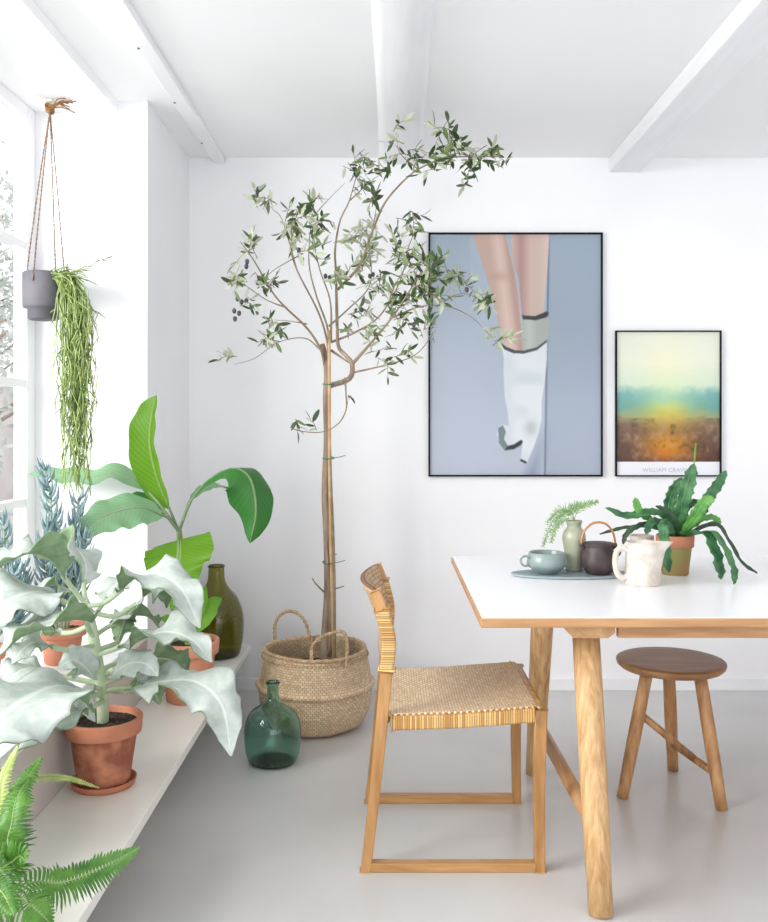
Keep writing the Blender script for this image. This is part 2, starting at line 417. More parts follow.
# shallow surface conduit on the ceiling
ch = MB().box(-.815, -.760, YF, WY - .01, CZ - .028, CZ)
ch.box(-.823, -.815, YF, WY - .01, CZ - .008, CZ)
conduit = struct(ch.build('trim_6', M['trimw'], smooth=False, bevel=.003), 'white cable conduit running along the ceiling')
for y in (1.9, 2.2, 2.55, 2.95, 3.45, 3.95):
    lathe(MB(), (-.808, y, CZ - .031), [(0, 0), (.0045, 0), (.0045, .004), (0, .004)], 10).build('screw', M['screw'], conduit)

# window: one run of sashes along the recess
def window():
    z0, z1 = SZ, NZ
    root = bpy.data.objects.new('window_1', None); COL.objects.link(root); root.location = (GX, 1.8, SZ); struct(root, 'white framed window with small panes')
    fr = MB()
    y0, y1 = -.6, RY
    t = .05
    fr.box(GX - t, GX, y0, y1, z0, z0 + .07); fr.box(GX - t, GX, y0, y1, z1 - .05, z1)
    st = [y1 - .04, 2.72, 1.9, 1.08, .26, -.56]
    for y in st: fr.box(GX - t, GX + .002, y - .04, y + .04, z0, z1)
    fr.build('window_frame', M['trimw'], root, smooth=False, bevel=.004)
    mu = MB()
    for z in (.95, 1.40, 1.92): mu.box(GX - .04, GX - .004, y0, y1, z - .016, z + .016)
    mu.build('glazing_bar', M['trimw'], root, smooth=False, bevel=.003)
    for a, b in zip(st[1:], st):
        MB().box(GX - .026, GX - .022, a + .04, b - .04, z0 + .07, z1 - .05).build('pane', M['pane'], root, smooth=False)
    pass
window()
struct(MB().box(GX - .05, -1.0, YF, -.6, SZ, NZ).build('wall_pier', M['wall'], smooth=False))

# garden outside the window
struct(MB().box(-9, -1.6, -1, 16, -.1, -.02).build('ground_outside', M['snow'], smooth=False))
def garden_tree(x, y, h, sd, label):
    r = random.Random(sd)
    root = thing('garden_tree', (x, y, -.02), label, 'tree')
    tr = MB(); tube(tr, [(x, y, -.03), (x + .05, y, h * .5), (x, y + .05, h * .95)], [.09, .06, .02], 8, 10)
    br = []
    for k in range(16):
        z = h * (.3 + .6 * r.random()); a = r.random() * 6.28; l = .5 + r.random() * .8
        e = (x + math.cos(a) * l, y + math.sin(a) * l, z + l * .5); br.append(e)
        tube(tr, [(x + .03, y, z), e], [.025, .006], 5)
    tr.build('trunk', M['bark'], root)
    fo = MB()
    for k in range(1500):
        c = Vector(r.choice(br)) + Vector((r.gauss(0, .28), r.gauss(0, .28), r.gauss(0, .3)))
        d = Vector((r.gauss(0, 1), r.gauss(0, 1), r.gauss(0, 1))).normalized() * .06
        e = d.orthogonal().normalized() * .03
        fo.add([c - d, c + e, c + d, c - e], [(0, 1, 2, 3)])
    fo.build('foliage', M['foliage_blown_out'], root, smooth=False)
garden_tree(-4.2, 9.2, 2.6, 3, 'pale tree outside, seen through the lower window panes')
garden_tree(-5.6, 12.5, 4.2, 5, 'taller pale tree farther out beyond the window')
hs = thing('garden_wall', (-6, 15, 0), 'pale pinkish garden wall far outside the window', 'wall')
w = MB().box(-8.8, -3.6, 15.2, 15.4, -.02, 1.9); w.build('masonry', M['tile'], hs, smooth=False)
MB().box(-8.85, -3.55, 15.15, 15.45, 1.9, 1.98).build('coping', M['snow'], hs, smooth=False)

# low shelf board along the wall
SH = .21; SX = -.646
sh = thing('shelf', (-.79, 2.0, SH), 'long low white wooden shelf below the window, carrying plants', 'shelf')
MB().box(WX, SX, -1.0, WY, SH - .03, SH).build('shelf_board', M['shelf'], sh, smooth=False, bevel=.003)
for y in (-.4, .8, 2.0, 3.0, 3.8):
    MB().box(WX, -.74, y - .015, y + .015, SH - .15, SH - .03).add([], []).build('bracket', M['shelf'], sh, smooth=False, bevel=.003)

# ------------------------------------------------------------------ pictures
def inside(poly, X, Y):
    r = np.zeros(X.shape, bool); n = len(poly)
    for i in range(n):
        x1, y1 = poly[i]; x2, y2 = poly[(i + 1) % n]
        if y1 == y2: continue
        c = ((y1 > Y) != (y2 > Y)) & (X < (x2 - x1) * (Y - y1) / (y2 - y1) + x1)
        r ^= c
    return r
def soft(poly, X, Y, k=3, sp=.35):
    a = np.zeros(X.shape)
    for dx in np.linspace(-sp, sp, k):
        for dy in np.linspace(-sp, sp, k): a += inside(poly, X + dx, Y + dy)
    return a / (k * k)
def print_mesh(name, parent, x0, x1, z0, z1, y, img):
    h, w = img.shape[:2]
    xs = np.linspace(x0, x1, w); zs = np.linspace(z1, z0, h)
    off = parent.location
    V = [(xs[i] - off[0], y - off[1], zs[j] - off[2]) for j in range(h) for i in range(w)]
    Fc = [(j * w + i, (j + 1) * w + i, (j + 1) * w + i + 1, j * w + i + 1) for j in range(h - 1) for i in range(w - 1)]
    me = bpy.data.meshes.new(name); me.from_pydata(V, [], Fc)
    at = me.color_attributes.new('print', 'FLOAT_COLOR', 'POINT')
    lin = np.where(img <= .04045, img / 12.92, ((img + .055) / 1.055) ** 2.4)
    c = np.ones((h * w, 4), 'f'); c[:, :3] = lin.reshape(-1, 3)
    at.data.foreach_set('color', c.ravel())
    m = bpy.data.materials.new(name + '_paper'); m.use_nodes = True
    a = m.node_tree.nodes.new('ShaderNodeAttribute'); a.attribute_name = 'print'
    b = m.node_tree.nodes['Principled BSDF']; b.inputs['Roughness'].default_value = .5
    b.inputs['Coat Weight'].default_value = .1; b.inputs['Coat Roughness'].default_value = .05; b.inputs['Specular IOR Level'].default_value = .2
    m.node_tree.links.new(a.outputs['Color'], b.inputs['Base Color'])
    me.materials.append(m)
    o = bpy.data.objects.new(name, me); COL.objects.link(o); o.parent = parent; return o
def frame(parent, x0, x1, z0, z1, t=.0075, d=.022):
    f = MB(); y1 = WY - .001; y0 = y1 - d
    f.box(x0, x1, y0, y1, z1 - t, z1); f.box(x0, x1, y0, y1, z0, z0 + t)
    f.box(x0, x0 + t, y0, y1, z0 + t, z1 - t); f.box(x1 - t, x1, y0, y1, z0 + t, z1 - t)
    f.build('picture_frame', M['black'], parent, smooth=False)
    MB().box(x0 + t, x1 - t, y1 - .008, y1, z0 + t, z1 - t).build('backing_board', M['black'], parent, smooth=False)

fd = WY - .02
def PX(px): return (px - VX) / F * fd
def PZ(py): return EYE - (py - VY) / F * fd
pic = thing('framed_poster', (PX(515.5), WY - .01, PZ(476)), 'large black framed poster of bare legs and a white boot', 'poster')
x0, x1, z0, z1 = PX(428.5), PX(602.8), PZ(476.5), PZ(232.5)
frame(pic, x0, x1, z0, z1)
gx = np.linspace(430, 601, 230); gy = np.linspace(234, 475, 320); X, Y = np.meshgrid(gx, gy)
rs = np.random.RandomState(4)
def blur_noise(shape, k):
    a = rs.rand(shape[0] // k + 3, shape[1] // k + 3)
    yy = np.linspace(0, a.shape[0] - 2.01, shape[0]); xx = np.linspace(0, a.shape[1] - 2.01, shape[1])
    yi = yy.astype(int); xi = xx.astype(int); fy = (yy - yi)[:, None]; fx = (xx - xi)[None]
    fy = fy * fy * (3 - 2 * fy); fx = fx * fx * (3 - 2 * fx)
    return ((a[yi][:, xi] * (1 - fy) + a[yi + 1][:, xi] * fy) * (1 - fx) + (a[yi][:, xi + 1] * (1 - fy) + a[yi + 1][:, xi + 1] * fy) * fx)
def rgb(*c): return np.array(c, float) / 255
def over(img, mask, col):
    col = np.asarray(col); m = mask[..., None]
    return img * (1 - m) + col * m
t = ((Y - 234) / 241)[..., None]
img = rgb(160,174,188) * (1 - t) + rgb(178,184,198) * t + np.zeros(X.shape + (3,))
img = img * (1 - ((X < 470) & (Y < 290))[..., None] * .03)
img = over(img, np.clip((X - 470) / 80, 0, 1) * 0 + np.clip(1 - abs(X - 450) / 60, 0, 1) * .35 * np.clip((Y - 300) / 100, 0, 1), rgb(190,197,214))
line = 549 - (Y - 234) / 241 * 4
img = over(img, (X > line) * .6, rgb(142,156,172))
img = over(img, (X > line) * np.clip((Y - 300) / 200, 0, 1) * .5, rgb(170,178,194))
img = over(img, np.clip(1 - abs(X - line) / 1.6, 0, 1) * .75, rgb(86,96,112))
img = over(img, np.clip(1 - abs(X - 532 - (475 - Y) * .3) / 12, 0, 1) * np.clip((Y - 420) / 55, 0, 1) * .6, rgb(110,126,150))
legR = [(511,233),(549.5,233),(548,262),(546,285),(543,316),(522,317),(519,279),(512,258)]
legL = [(472,233),(505,233),(509,250),(515,274),(519,300),(523,352),(512,352),(504,346),(499,325),(495,308),(490,288),(484,268),(477,248)]
mR = soft(legR, X, Y); mL = soft(legL, X, Y)
img = over(img, mR, rgb(196,174,166)); 
img = over(img, mR * np.clip(1 - abs(X - 521) / 10, 0, 1) * .8, rgb(166,128,124))
img = over(img, mR * np.clip((X - 538) / 14, 0, 1) * .5, rgb(220,204,196))
boot2 = [(522,316),(535,316),(547,312),(549.5,320),(548,341),(536,349),(523,352)]
m = soft(boot2, X, Y); img = over(img, m, rgb(166,172,166)); img = over(img, m * np.clip(1 - abs(X - 530) / 7, 0, 1) * .5, rgb(198,202,196))
img = over(img, soft([(522,315),(535,316),(547,311),(549,313),(547,317),(536,320),(523,319)], X, Y), rgb(60,62,66))
img = over(img, mL, rgb(188,162,152))
img = over(img, mL * np.clip(1 - abs(X - (497 + (Y - 234) * .12)) / 9, 0, 1) * .55, rgb(228,204,196))
img = over(img, mL * np.clip(1 - abs(X - (512 + (Y - 270) * .12)) / 6, 0, 1) * .4, rgb(160,124,118))
img = over(img, mL * np.exp(-((X - 500) ** 2 + (Y - 276) ** 2 * 3) / 90) * .5, rgb(176,140,130))
boot = [(501,343),(506,349),(515,352),(524,352.5),(537,349),(547.5,340),(547,360),(545,380),(542,400),(542,418),(539,432),(534,447),(527,463),(521,459.5),(522,450),(523,442),
        (519,445),(514,448),(505,450),(499,443),(497,434),(498,427),(502,424.5),(509,426),(508,412),(505,398),(503.5,371),(504,358)]
m = soft(boot, X, Y); img = over(img, m, rgb(212,217,222))
bn = blur_noise(X.shape, 22)
img = over(img, m * np.clip((bn - .5) * 1.4, 0, 1) * .7, rgb(184,194,202))
img = over(img, m * np.clip(1 - abs(X - (507 + np.clip(Y - 380, 0, 60) * .06)) / 6, 0, 1) * .4, rgb(202,208,216))
img = over(img, m * np.exp(-((X - 531) ** 2 * 1.5 + (Y - 428) ** 2) / 60) * .5, rgb(150,152,150))
img = over(img, soft([(500.5,342),(506,346.5),(515,350),(524,350.5),(537,347),(547,339.5),(547,342),(537,350),(524,353.5),(513,353),(504,349)], X, Y), rgb(74,76,82))
img = over(img, soft([(498,428),(503,425),(506,432),(504,439),(508,446),(514,446),(522,441),(521,446),(514,449.5),(505,451),(499,443)], X, Y), rgb(112,130,132))
img = over(img, soft([(508,446),(514,444.5),(521,440),(523,441),(522,444),(514,449),(505,450)], X, Y), rgb(46,52,58))
img = over(img, soft([(521,459),(527,462),(526,464),(520,461)], X, Y), rgb(50,54,60))
print_mesh('poster_print', pic, x0 + .0075, x1 - .0075, z0 + .0075, z1 - .0075, WY - .0115, np.clip(img, 0, 1))

pic2 = thing('framed_poster', (PX(668.5), WY - .01, PZ(476)), 'smaller black framed poster of a hazy golden landscape with caption strip', 'poster')
x0, x1, z0, z1 = PX(615.8), PX(721.5), PZ(476.5), PZ(330.5)
frame(pic2, x0, x1, z0, z1, .006)
gx = np.linspace(617, 720, 150); gy = np.linspace(332, 475.5, 200); X, Y = np.meshgrid(gx, gy)
def ramp(tab, v):
    ys = [a for a, _ in tab]; return np.stack([np.interp(v, ys, [c[k] / 255 for _, c in tab]) for k in range(3)], -1)
nz = blur_noise(X.shape, 14) * .5 + blur_noise(X.shape, 6) * .3 + blur_noise(X.shape, 3) * .2
ctr = np.exp(-((X - 668) / 26) ** 2)
Yw = Y + (nz - .5) * 8
side = ramp([(332,(222,228,212)),(360,(226,230,212)),(385,(206,222,200)),(394,(120,172,170)),(408,(104,160,152)),(416,(150,160,120)),(424,(124,100,84)),(445,(96,72,64)),(463,(84,60,50))], Yw)
mid = ramp([(332,(228,230,210)),(365,(236,234,204)),(385,(214,228,190)),(398,(164,204,170)),(408,(196,204,120)),(420,(196,172,76)),(432,(160,118,62)),(445,(206,138,40)),(456,(190,112,36)),(463,(120,70,40))], Yw)
img = side * (1 - ctr[..., None]) + mid * ctr[..., None]
img = over(img, np.clip((nz - .55) * 4, 0, 1) * ((Y > 418) & (Y < 462)) * .45, rgb(190,160,130))
img = over(img, np.clip((.45 - nz) * 4, 0, 1) * ((Y > 418) & (Y < 462)) * .45, rgb(60,42,40))
img = over(img, (Y > 462.5) * 1.0, rgb(232,232,238))
print_mesh('poster_print', pic2, x0 + .006, x1 - .006, z0 + .006, z1 - .006, WY - .0115, np.clip(img, 0, 1))
tx = bpy.data.curves.new('caption', 'FONT'); tx.body = 'WILLIAM CRAW'; tx.size = .027; tx.align_x = 'LEFT'; tx.align_y = 'CENTER'; tx.space_character = 1.05
to = bpy.data.objects.new('caption', tx); COL.objects.link(to); to.parent = pic2
to.location = Vector((PX(643), WY - .0125, PZ(470.3))) - pic2.location; to.rotation_euler = (math.radians(90), 0, 0)
tx.materials.append(mat('caption_ink', srgb(178,182,192), .6))
bpy.context.view_layer.update()
tm = bpy.data.meshes.new_from_object(to); to2 = bpy.data.objects.new('caption_text', tm); COL.objects.link(to2); to2.parent = pic2
to2.location = to.location.copy(); to2.rotation_euler = to.rotation_euler.copy(); bpy.data.objects.remove(to)

# ------------------------------------------------------------------ table
TZ = .75; TX0 = .2375; TX1 = 2.3; TY0 = 2.336; TY1 = 3.425
tb = thing('dining_table', ((TX0 + TX1) / 2, (TY0 + TY1) / 2, 0), 'white topped dining table with round oak legs', 'table')
MB().box(TX0, TX1, TY0, TY1, TZ - .026, TZ - .0015).build('edge_band', M['oak_h'], tb, smooth=False, bevel=.004)['label'] = 'oak edge of the table top'
MB().box(TX0 + .004, TX1 - .004, TY0 + .004, TY1 - .004, TZ - .0015, TZ).build('table_top', M['laminate'], tb, smooth=False)['label'] = 'white laminate surface'
for y0, y1 in ((TY0 + .035, TY0 + .06), (TY1 - .085, TY1 - .06)):
    MB().box(.60, TX1 - .36, y0, y1, TZ - .060, TZ - .026).build('apron', M['oak_h'], tb, smooth=False, bevel=.002)
def trestle(xt, xb_near, xb_far):
    # chamfered bearer under the top
    m = MB(); w = .072; y0, y1 = TY0 + .04, TY1 - .05; z1 = TZ - .026; z0 = z1 - .036
    sec = [(-w, z1), (-w + .035, z0), (w - .018, z0), (w, z0 + .014), (w, z1)]
    v = [(xt + a, y0 + .0, b) for a, b in sec] + [(xt + a, y1, b) for a, b in sec]
    n = len(sec); v = [(p[0] - .022, p[1], p[2]) for p in v]; m.add(v, [tuple(range(n)), tuple(reversed(range(n, 2 * n)))] + [(i, i + n, (i + 1) % n + n, (i + 1) % n) for i in range(n)])
    m.build('bearer', M['oak_y'], tb, smooth=False, bevel=.002)
    a, b = Vector((xb_near, 2.315, 0)), Vector((xt - .006, 2.475, z0))
    tube(MB(), [a, a.lerp(b, .3), a.lerp(b, .7), b], [.031, .0345, .037, .0365], 28).build('leg', M['oak'], tb)
    c, d = Vector((xb_far, 3.25, 0)), Vector((xt - .008, 3.12, z0))
    tube(MB(), [c, c.lerp(d, .3), c.lerp(d, .7), d], [.030, .034, .038, .039], 28).build('leg', M['oak'], tb)
    tube(MB(), [a.lerp(b, .285), c.lerp(d, .285)], .0205, 20).build('stretcher', M['oak_y'], tb)
trestle(.543, .541, .521)
trestle(2.02, 2.03, 2.05)

# ------------------------------------------------------------------ chair
CY0, CY1 = 2.53, 3.02
cd = thing('dining_chair', (.18, 2.775, 0), 'low oak dining chair with woven cane seat and curved back', 'chair')
def flat_bar(mb, pts, hw, y0, y1, uvlen=None):
    """bar in the x-z plane following pts with half width hw, between y0 and y1"""
    k = len(pts); v = []; uv = []
    L = 0
    for i, p in enumerate(pts):
        a = Vector(pts[max(i - 1, 0)]); b = Vector(pts[min(i + 1, k - 1)])
        T = (b - a).normalized(); Nn = Vector((-T.z, 0, T.x))
        h = hw[i] if isinstance(hw, (list, tuple)) else hw
        p = Vector(p)
        if i: L += (p - Vector(pts[i - 1])).length
        q0 = p + Nn * h; q1 = p - Nn * h
        v += [(q0.x, y0, q0.z), (q1.x, y0, q1.z), (q1.x, y1, q1.z), (q0.x, y1, q0.z)]; uv += [(.5, L)] * 4
    f = [(i*4+j, (i+1)*4+j, (i+1)*4+(j+1)%4, i*4+(j+1)%4) for i in range(k-1) for j in range(4)]
    f = [tuple(reversed(q)) for q in f]
    f += [(0,1,2,3), tuple(reversed(range((k-1)*4, k*4)))]
    mb.add(v, f, 0, uv); return mb
ds = .03
for ya in (CY0, CY1 - ds):
    yb = ya + ds
    # rear leg runs up into the back post
    flat_bar(MB(), catmull([(-.062,0,.0),(-.031,0,.275),(-.004,0,.556)], 8), [.014,.0145,.015,.0155,.016,.0165,.017,.017], ya, yb).build('leg', M['chairoak'], cd, smooth=False, bevel=.003)
    flat_bar(MB(), catmull([(-.004,0,.556),(.003,0,.633),(-.003,0,.675),(-.020,0,.735),(-.038,0,.783)], 12), [.0165]*9+[.016,.0155,.0145], ya, yb).build('back_post', M['chairoak'], cd, smooth=False, bevel=.003)
    flat_bar(MB(), [(.424,0,0),(.421,0,.22),(.426,0,.452)], [.014,.0155,.018], ya, yb).build('leg', M['chairoak'], cd, smooth=False, bevel=.003)
    MB().box(-.050, .412, ya, yb, .0, .026).build('runner', M['chairoak_h'], cd, smooth=False, bevel=.003)
# cane wrapped side rails: many turns of strip
def wrap_mat(name, axis, freq):
    m = bpy.data.materials.new(name); m.use_nodes = True
    nt = m.node_tree; N = nt.nodes; L = nt.links; b = N['Principled BSDF']; b.inputs['Roughness'].default_value = .45
    tc = N.new('ShaderNodeTexCoord'); mp = N.new('ShaderNodeMapping')
    sc = [1e-6] * 3; sc[axis] = freq; mp.inputs['Scale'].default_value = sc
    L.new(tc.outputs['Object'], mp.inputs[0])
    sep = N.new('ShaderNodeSeparateXYZ'); L.new(mp.outputs[0], sep.inputs[0])
    fl = N.new('ShaderNodeMath'); fl.operation = 'FLOOR'; L.new(sep.outputs[axis], fl.inputs[0])
    wn = N.new('ShaderNodeTexWhiteNoise'); wn.noise_dimensions = '1D'; L.new(fl.outputs[0], wn.inputs['W'])
    r = N.new('ShaderNodeValToRGB'); L.new(wn.outputs[0], r.inputs[0])
    r.color_ramp.elements[0].color = srgb(188,138,72); r.color_ramp.elements[1].color = srgb(234,198,134)
    fr = N.new('ShaderNodeMath'); fr.operation = 'FRACT'; L.new(sep.outputs[axis], fr.inputs[0])
    pp = N.new('ShaderNodeMath'); pp.operation = 'PINGPONG'; L.new(sep.outputs[axis], pp.inputs[0]); pp.inputs[1].default_value = .5
    g = N.new('ShaderNodeMapRange'); L.new(pp.outputs[0], g.inputs[0]); g.inputs[1].default_value = .03; g.inputs[2].default_value = .13
    mx = N.new('ShaderNodeMix'); mx.data_type = 'RGBA'; L.new(g.outputs[0], mx.inputs[0]); mx.inputs[6].default_value = srgb(104,68,34); L.new(r.outputs[0], mx.inputs[7])
    L.new(mx.outputs[2], b.inputs['Base Color'])
    bp = N.new('ShaderNodeBump'); bp.inputs['Strength'].default_value = .8; bp.inputs['Distance'].default_value = .002
    L.new(g.outputs[0], bp.inputs['Height']); L.new(bp.outputs[0], b.inputs['Normal']); return m
M['wrapx'] = wrap_mat('cane_wrap_rail', 0, 150); M['wrapz'] = wrap_mat('cane_wrap_post', 2, 150)
def zs(x): return interp([(-.01, .432), (.2, .440), (.42, .456)], x)
for ya in (CY0 - .004, CY1 - ds - .004):
    flat_bar(MB(), [(x, 0, zs(x) - .0185) for x in (.008, .1, .2, .3, .408)], .0195, ya, ya + ds + .008).build('seat_rail', M['wrapx'], cd, smooth=False, bevel=.006)['label'] = 'side rail bound with golden cane'
    flat_bar(MB(), catmull([(-.003,0,.562),(.003,0,.633),(-.003,0,.675),(-.0185,0,.732)], 10), .0195, ya - .001, ya + ds + .009).build('post_binding', M['wrapz'], cd, smooth=False, bevel=.006)['label'] = 'cane binding round the back post'
# seat sheet, woven, slightly dished
m = MB(); nx, ny = 60, 60; v = []; uv = []
for i in range(nx + 1):
    for j in range(ny + 1):
        u, w_ = i / nx, j / ny; x = .0 + u * .432; y = CY0 + .008 + w_ * (CY1 - CY0 - .016)
        dish = .012 * math.sin(math.pi * w_) * math.sin(math.pi * min(1, u * 1.0 + .0)) ** .5
        z = zs(x) + .003 - dish
        if u > .965: z -= (u - .965) * .35
        v.append((x, y, z)); uv.append((w_, u))
m.add(v, [(i*(ny+1)+j, (i+1)*(ny+1)+j, (i+1)*(ny+1)+j+1, i*(ny+1)+j+1) for i in range(nx) for j in range(ny)], 0, uv)
m.build('seat', M['cane_seat'], cd, solid=.006)['label'] = 'woven cane seat'
tube(MB(), [(.428, CY0 + .02, .446), (.428, CY1 - .02, .446)], .012, 10).build('front_rail', M['chairoak_h'], cd)
tube(MB(), [(-.005, CY0 + .02, .42), (-.005, CY1 - .02, .42)], .012, 10).build('rear_rail', M['chairoak_h'], cd)
# curved back panel bulging to the rear
m = MB(); v = []; uv = []
prof = catmull([(-.002,0,.575),(.004,0,.633),(-.003,0,.68),(-.020,0,.735),(-.038,0,.785)], 16)
for i, p in enumerate(prof):
    for j in range(31):
        w_ = j / 30; bulge = .040 * (1 - (2 * w_ - 1) ** 2) * (.55 + .45 * i / 15)
        v.append((p.x - bulge, CY0 + .016 + w_ * (CY1 - CY0 - .032), p.z)); uv.append((w_, i / 15))
m.add(v, [(i*31+j, (i+1)*31+j, (i+1)*31+j+1, i*31+j+1) for i in range(15) for j in range(30)], 0, uv)
m.build('backrest', M['cane_back'], cd, solid=.014)['label'] = 'curved woven cane backrest'

# ------------------------------------------------------------------ stool
sc = Vector((.962, 3.10, 0))
st = thing('wooden_stool', sc, 'small round smoked oak stool with three splayed legs under the table', 'stool')
lathe(MB(), sc, [(0,.415),(.150,.415),(.168,.420),(.178,.429),(.181,.437),(.180,.4435),(.175,.446),(.150,.4455),(0,.4445)], 64).build('seat', M['stooltop'], st)
feet = [Vector((.782,3.040,0)), Vector((1.079,2.945,0)), Vector((1.026,3.28,0))]
tops = [sc + Vector((-.085,-.02,.416)), sc + Vector((.075,-.07,.416)), sc + Vector((.02,.09,.416))]
for f_, t_ in zip(feet, tops):
    tube(MB(), [f_, f_.lerp(t_, .5), t_], [.019, .0225, .0205], 22, 10).build('leg', M['stoolleg'], st)
q1 = feet[1].lerp(tops[1], .255); q2 = feet[2].lerp(tops[2], .255)
tube(MB(), [q1, q2], .0125, 14).build('stretcher', M['stoolleg'], st)
tube(MB(), [feet[0].lerp(tops[0], .66), q1.lerp(q2, .45)], .0125, 14).build('stretcher', M['stoolleg'], st)

# ------------------------------------------------------------------ bottles
def bottle(name, c, prof, matn, label, th=.0035):
    t = thing(name, c, label, 'bottle')
    o = smooth_prof(prof, 60)
    inner = [(max(r - th, 0), z) for r, z in reversed(o[3:])]
    zb = .008
    inner = [(r, max(z, zb)) for r, z in inner]
    pr = [(0, 0)] + [q for q in o if q[0] > 0] + [(o[-1][0] - th, o[-1][1])] + inner[1:] + [(0, zb)]
    lathe(MB(), c, pr, 64).build('bottle_body', M[matn], t)
    r, z = o[-1]
    a = MB(); ring = [Vector(c) + Vector((math.cos(k * math.tau / 24) * (r + .001), math.sin(k * math.tau / 24) * (r + .001), z - .006)) for k in range(25)]
    tube(a, ring, .0035, 8, cap=False); a.build('lip', M[matn], t)
    return t
bottle('glass_demijohn', (-.425, 3.36, 0), [(.072,.0),(.088,.008),(.101,.05),(.105,.10),(.101,.145),(.082,.185),(.045,.212),(.026,.232),(.021,.26),(.022,.298)], 'glass_green',
       'sea green glass bottle standing on the floor in front of the basket')
bottle('glass_demijohn', (-.768, 4.075, SH), [(.085,.0),(.104,.01),(.118,.07),(.122,.14),(.116,.20),(.092,.26),(.058,.30),(.040,.335),(.036,.37),(.035,.405)], 'glass_olive',
       'tall olive brown glass bottle on the far end of the low shelf')

# ------------------------------------------------------------------ basket
bc = Vector((-.302, 3.772, 0))
bk = thing('seagrass_basket', bc, 'round woven seagrass belly basket on the floor holding the olive tree', 'basket')
bprof = smooth_prof([(.165,.004),(.200,.03),(.226,.09),(.232,.140),(.234,.160),(.244,.172),(.246,.180),(.238,.188),(.229,.198),(.222,.24),(.212,.285),(.205,.318)], 110)
def bw(r, z, a):
    k = math.sin(a * 58) * math.sin(z * 330 + (0 if int(a * 58 / math.pi) % 2 else math.pi) * 0) * .0028
    lift = .010 * (1 - z / .4) * 0
    return r + k + .003 * math.sin(a * 3 + 1), z + .004 * math.sin(a * 2 + .6) * (z / .37)
m = MB(); pr = [(0, .002)] + [(r, z) for r, z in bprof] + [(r - .012, z) for r, z in reversed(bprof[8:])] + [(0, .05)]
lathe(m, bc, pr, 256, warp=bw)
M['basket'] = weave('seagrass_weave', srgb(230,208,176), srgb(206,178,144), srgb(160,126,90), 92, 110)
m.build('basket_body', M['basket'], bk)
m = MB()
ring = [bc + Vector((math.cos(k * math.tau / 96) * .206, math.sin(k * math.tau / 96) * .206, .318 + .004 * math.sin(k * math.tau / 48 + .6) + .002 * math.sin(k * 2.4))) for k in range(97)]
tube(m, ring, .008, 8, cap=False)
m.build('rim_braid', M['seagrass_rope'], bk)
m = MB()
for k in range(88):
    a = k / 88 * math.tau; p = bc + Vector((math.cos(a) * .2195, math.sin(a) * .2125, .292)); q = bc + Vector((math.cos(a + .03) * .2185, math.sin(a + .03) * .2115, .300))
    tube(m, [p, q], .0035, 5)
m.build('rim_stitching', M['seagrass_rope'], bk)
def rope(m, pts, r, n=70, turns=26):
    c = catmull(pts, n)
    for ph in (0, math.pi):
        q = []
        for i in range(n):
            T = (c[min(i+1,n-1)] - c[max(i-1,0)]).normalized(); A = T.orthogonal().normalized() if False else T.cross(Vector((0.3,1,.1))).normalized(); B = T.cross(A)
            w = turns * math.tau * i / n / 2 + ph
            q.append(c[i] + (A * math.cos(w) + B * math.sin(w)) * r * .55)
        tube(m, q, r * .62, 6)
    return m
rope(MB(), [P(279,668,3.93), P(275,637,3.94), P(277,619,3.94), P(290,611,3.95), P(304,620,3.95), P(314,650,3.95)], .0075).build('handle', M['seagrass_rope'], bk)
rope(MB(), [P(312,670,3.58), P(312,648,3.59), P(320,638,3.60), P(336,632,3.62), P(344,633,3.62), P(347,644,3.62), P(346,668,3.595)], .007).build('handle', M['seagrass_rope'], bk)

# ------------------------------------------------------------------ olive tree
ot = thing('olive_tree', (-.265, 3.83, .06), 'slender potted olive tree tied to a cane stake in the basket', 'tree')
lathe(MB(), (bc.x, bc.y, .055), [(0,.0),(.18,.0),(.195,.15),(.185,.175),(.1,.182),(0,.185)], 40).build('soil', M['soil'], ot)
def C6(x, y, d): return P(210 + x / 2.477, 100 + y / 2.477, d)
TD = 3.83
trunk = MB()
tube(trunk, [P(326,680,TD), P(326,640,TD), P(328,590,TD), P(327,540,TD), P(325,490,TD), P(327,440,TD), P(326,400,TD), P(327,372,TD), P(324,352,TD), P(322,344,TD)], [.030,.022,.017,.015,.0145,.0140,.0135,.013,.012,.010], 12, 60)
tube(trunk, [P(329,386,TD), C6(345,690,3.80), C6(352,655,3.78), C6(335,632,3.78), C6(318,610,3.80), C6(315,560,3.82)], [.012,.011,.010,.009,.0075,.006], 10, 26)
tube(trunk, [P(330,655,TD-.02), P(330,600,TD-.03), P(326,540,TD-.02)], [.008,.007,.006], 8, 14)
trunk.build('trunk', M['bark'], ot)
stake = MB(); tube(stake, [P(334,668,TD-.03), P(330,500,TD-.035), P(329,330,TD-.035)], .0068, 10, 12); stake.build('stake', M['cane_stake'], ot)
tube(MB(), [P(335,668,TD-.05), P(334,560,TD-.04), P(331,480,TD-.04), P(330,440,TD-.035)], [.006,.0055,.005,.004], 8, 20).build('side_shoot', M['twig'], ot)
for (py, s_) in ((384, 1), (458, 1), (562, 1)):
    t_ = MB(); c = P(328.5, py, TD - .012)
    tube(t_, [c + Vector((math.cos(a) * .024, math.sin(a) * .034, .003 * math.sin(a))) for a in np.linspace(0, math.tau, 20)], .0025, 6)
    tube(t_, [c + Vector((.02, -.03, 0)), c + Vector((.05, -.035, .006)), c + Vector((.072, -.03, .012))], .0016, 5, 8)
    t_.build('plant_tie', M['tie'], ot)
twg = MB()
tube(twg, [P(325,593,TD), P(316,584,TD-.04), P(312,578,TD-.05)], [.004,.003,.002], 6, 8)
tube(twg, [P(329,590,TD), P(338,588,TD-.03), P(344,586,TD-.04)], [.004,.003,.002], 6, 8)
tube(twg, [P(330,556,TD), P(337,554,TD-.03)], [.003,.0015], 6, 5)
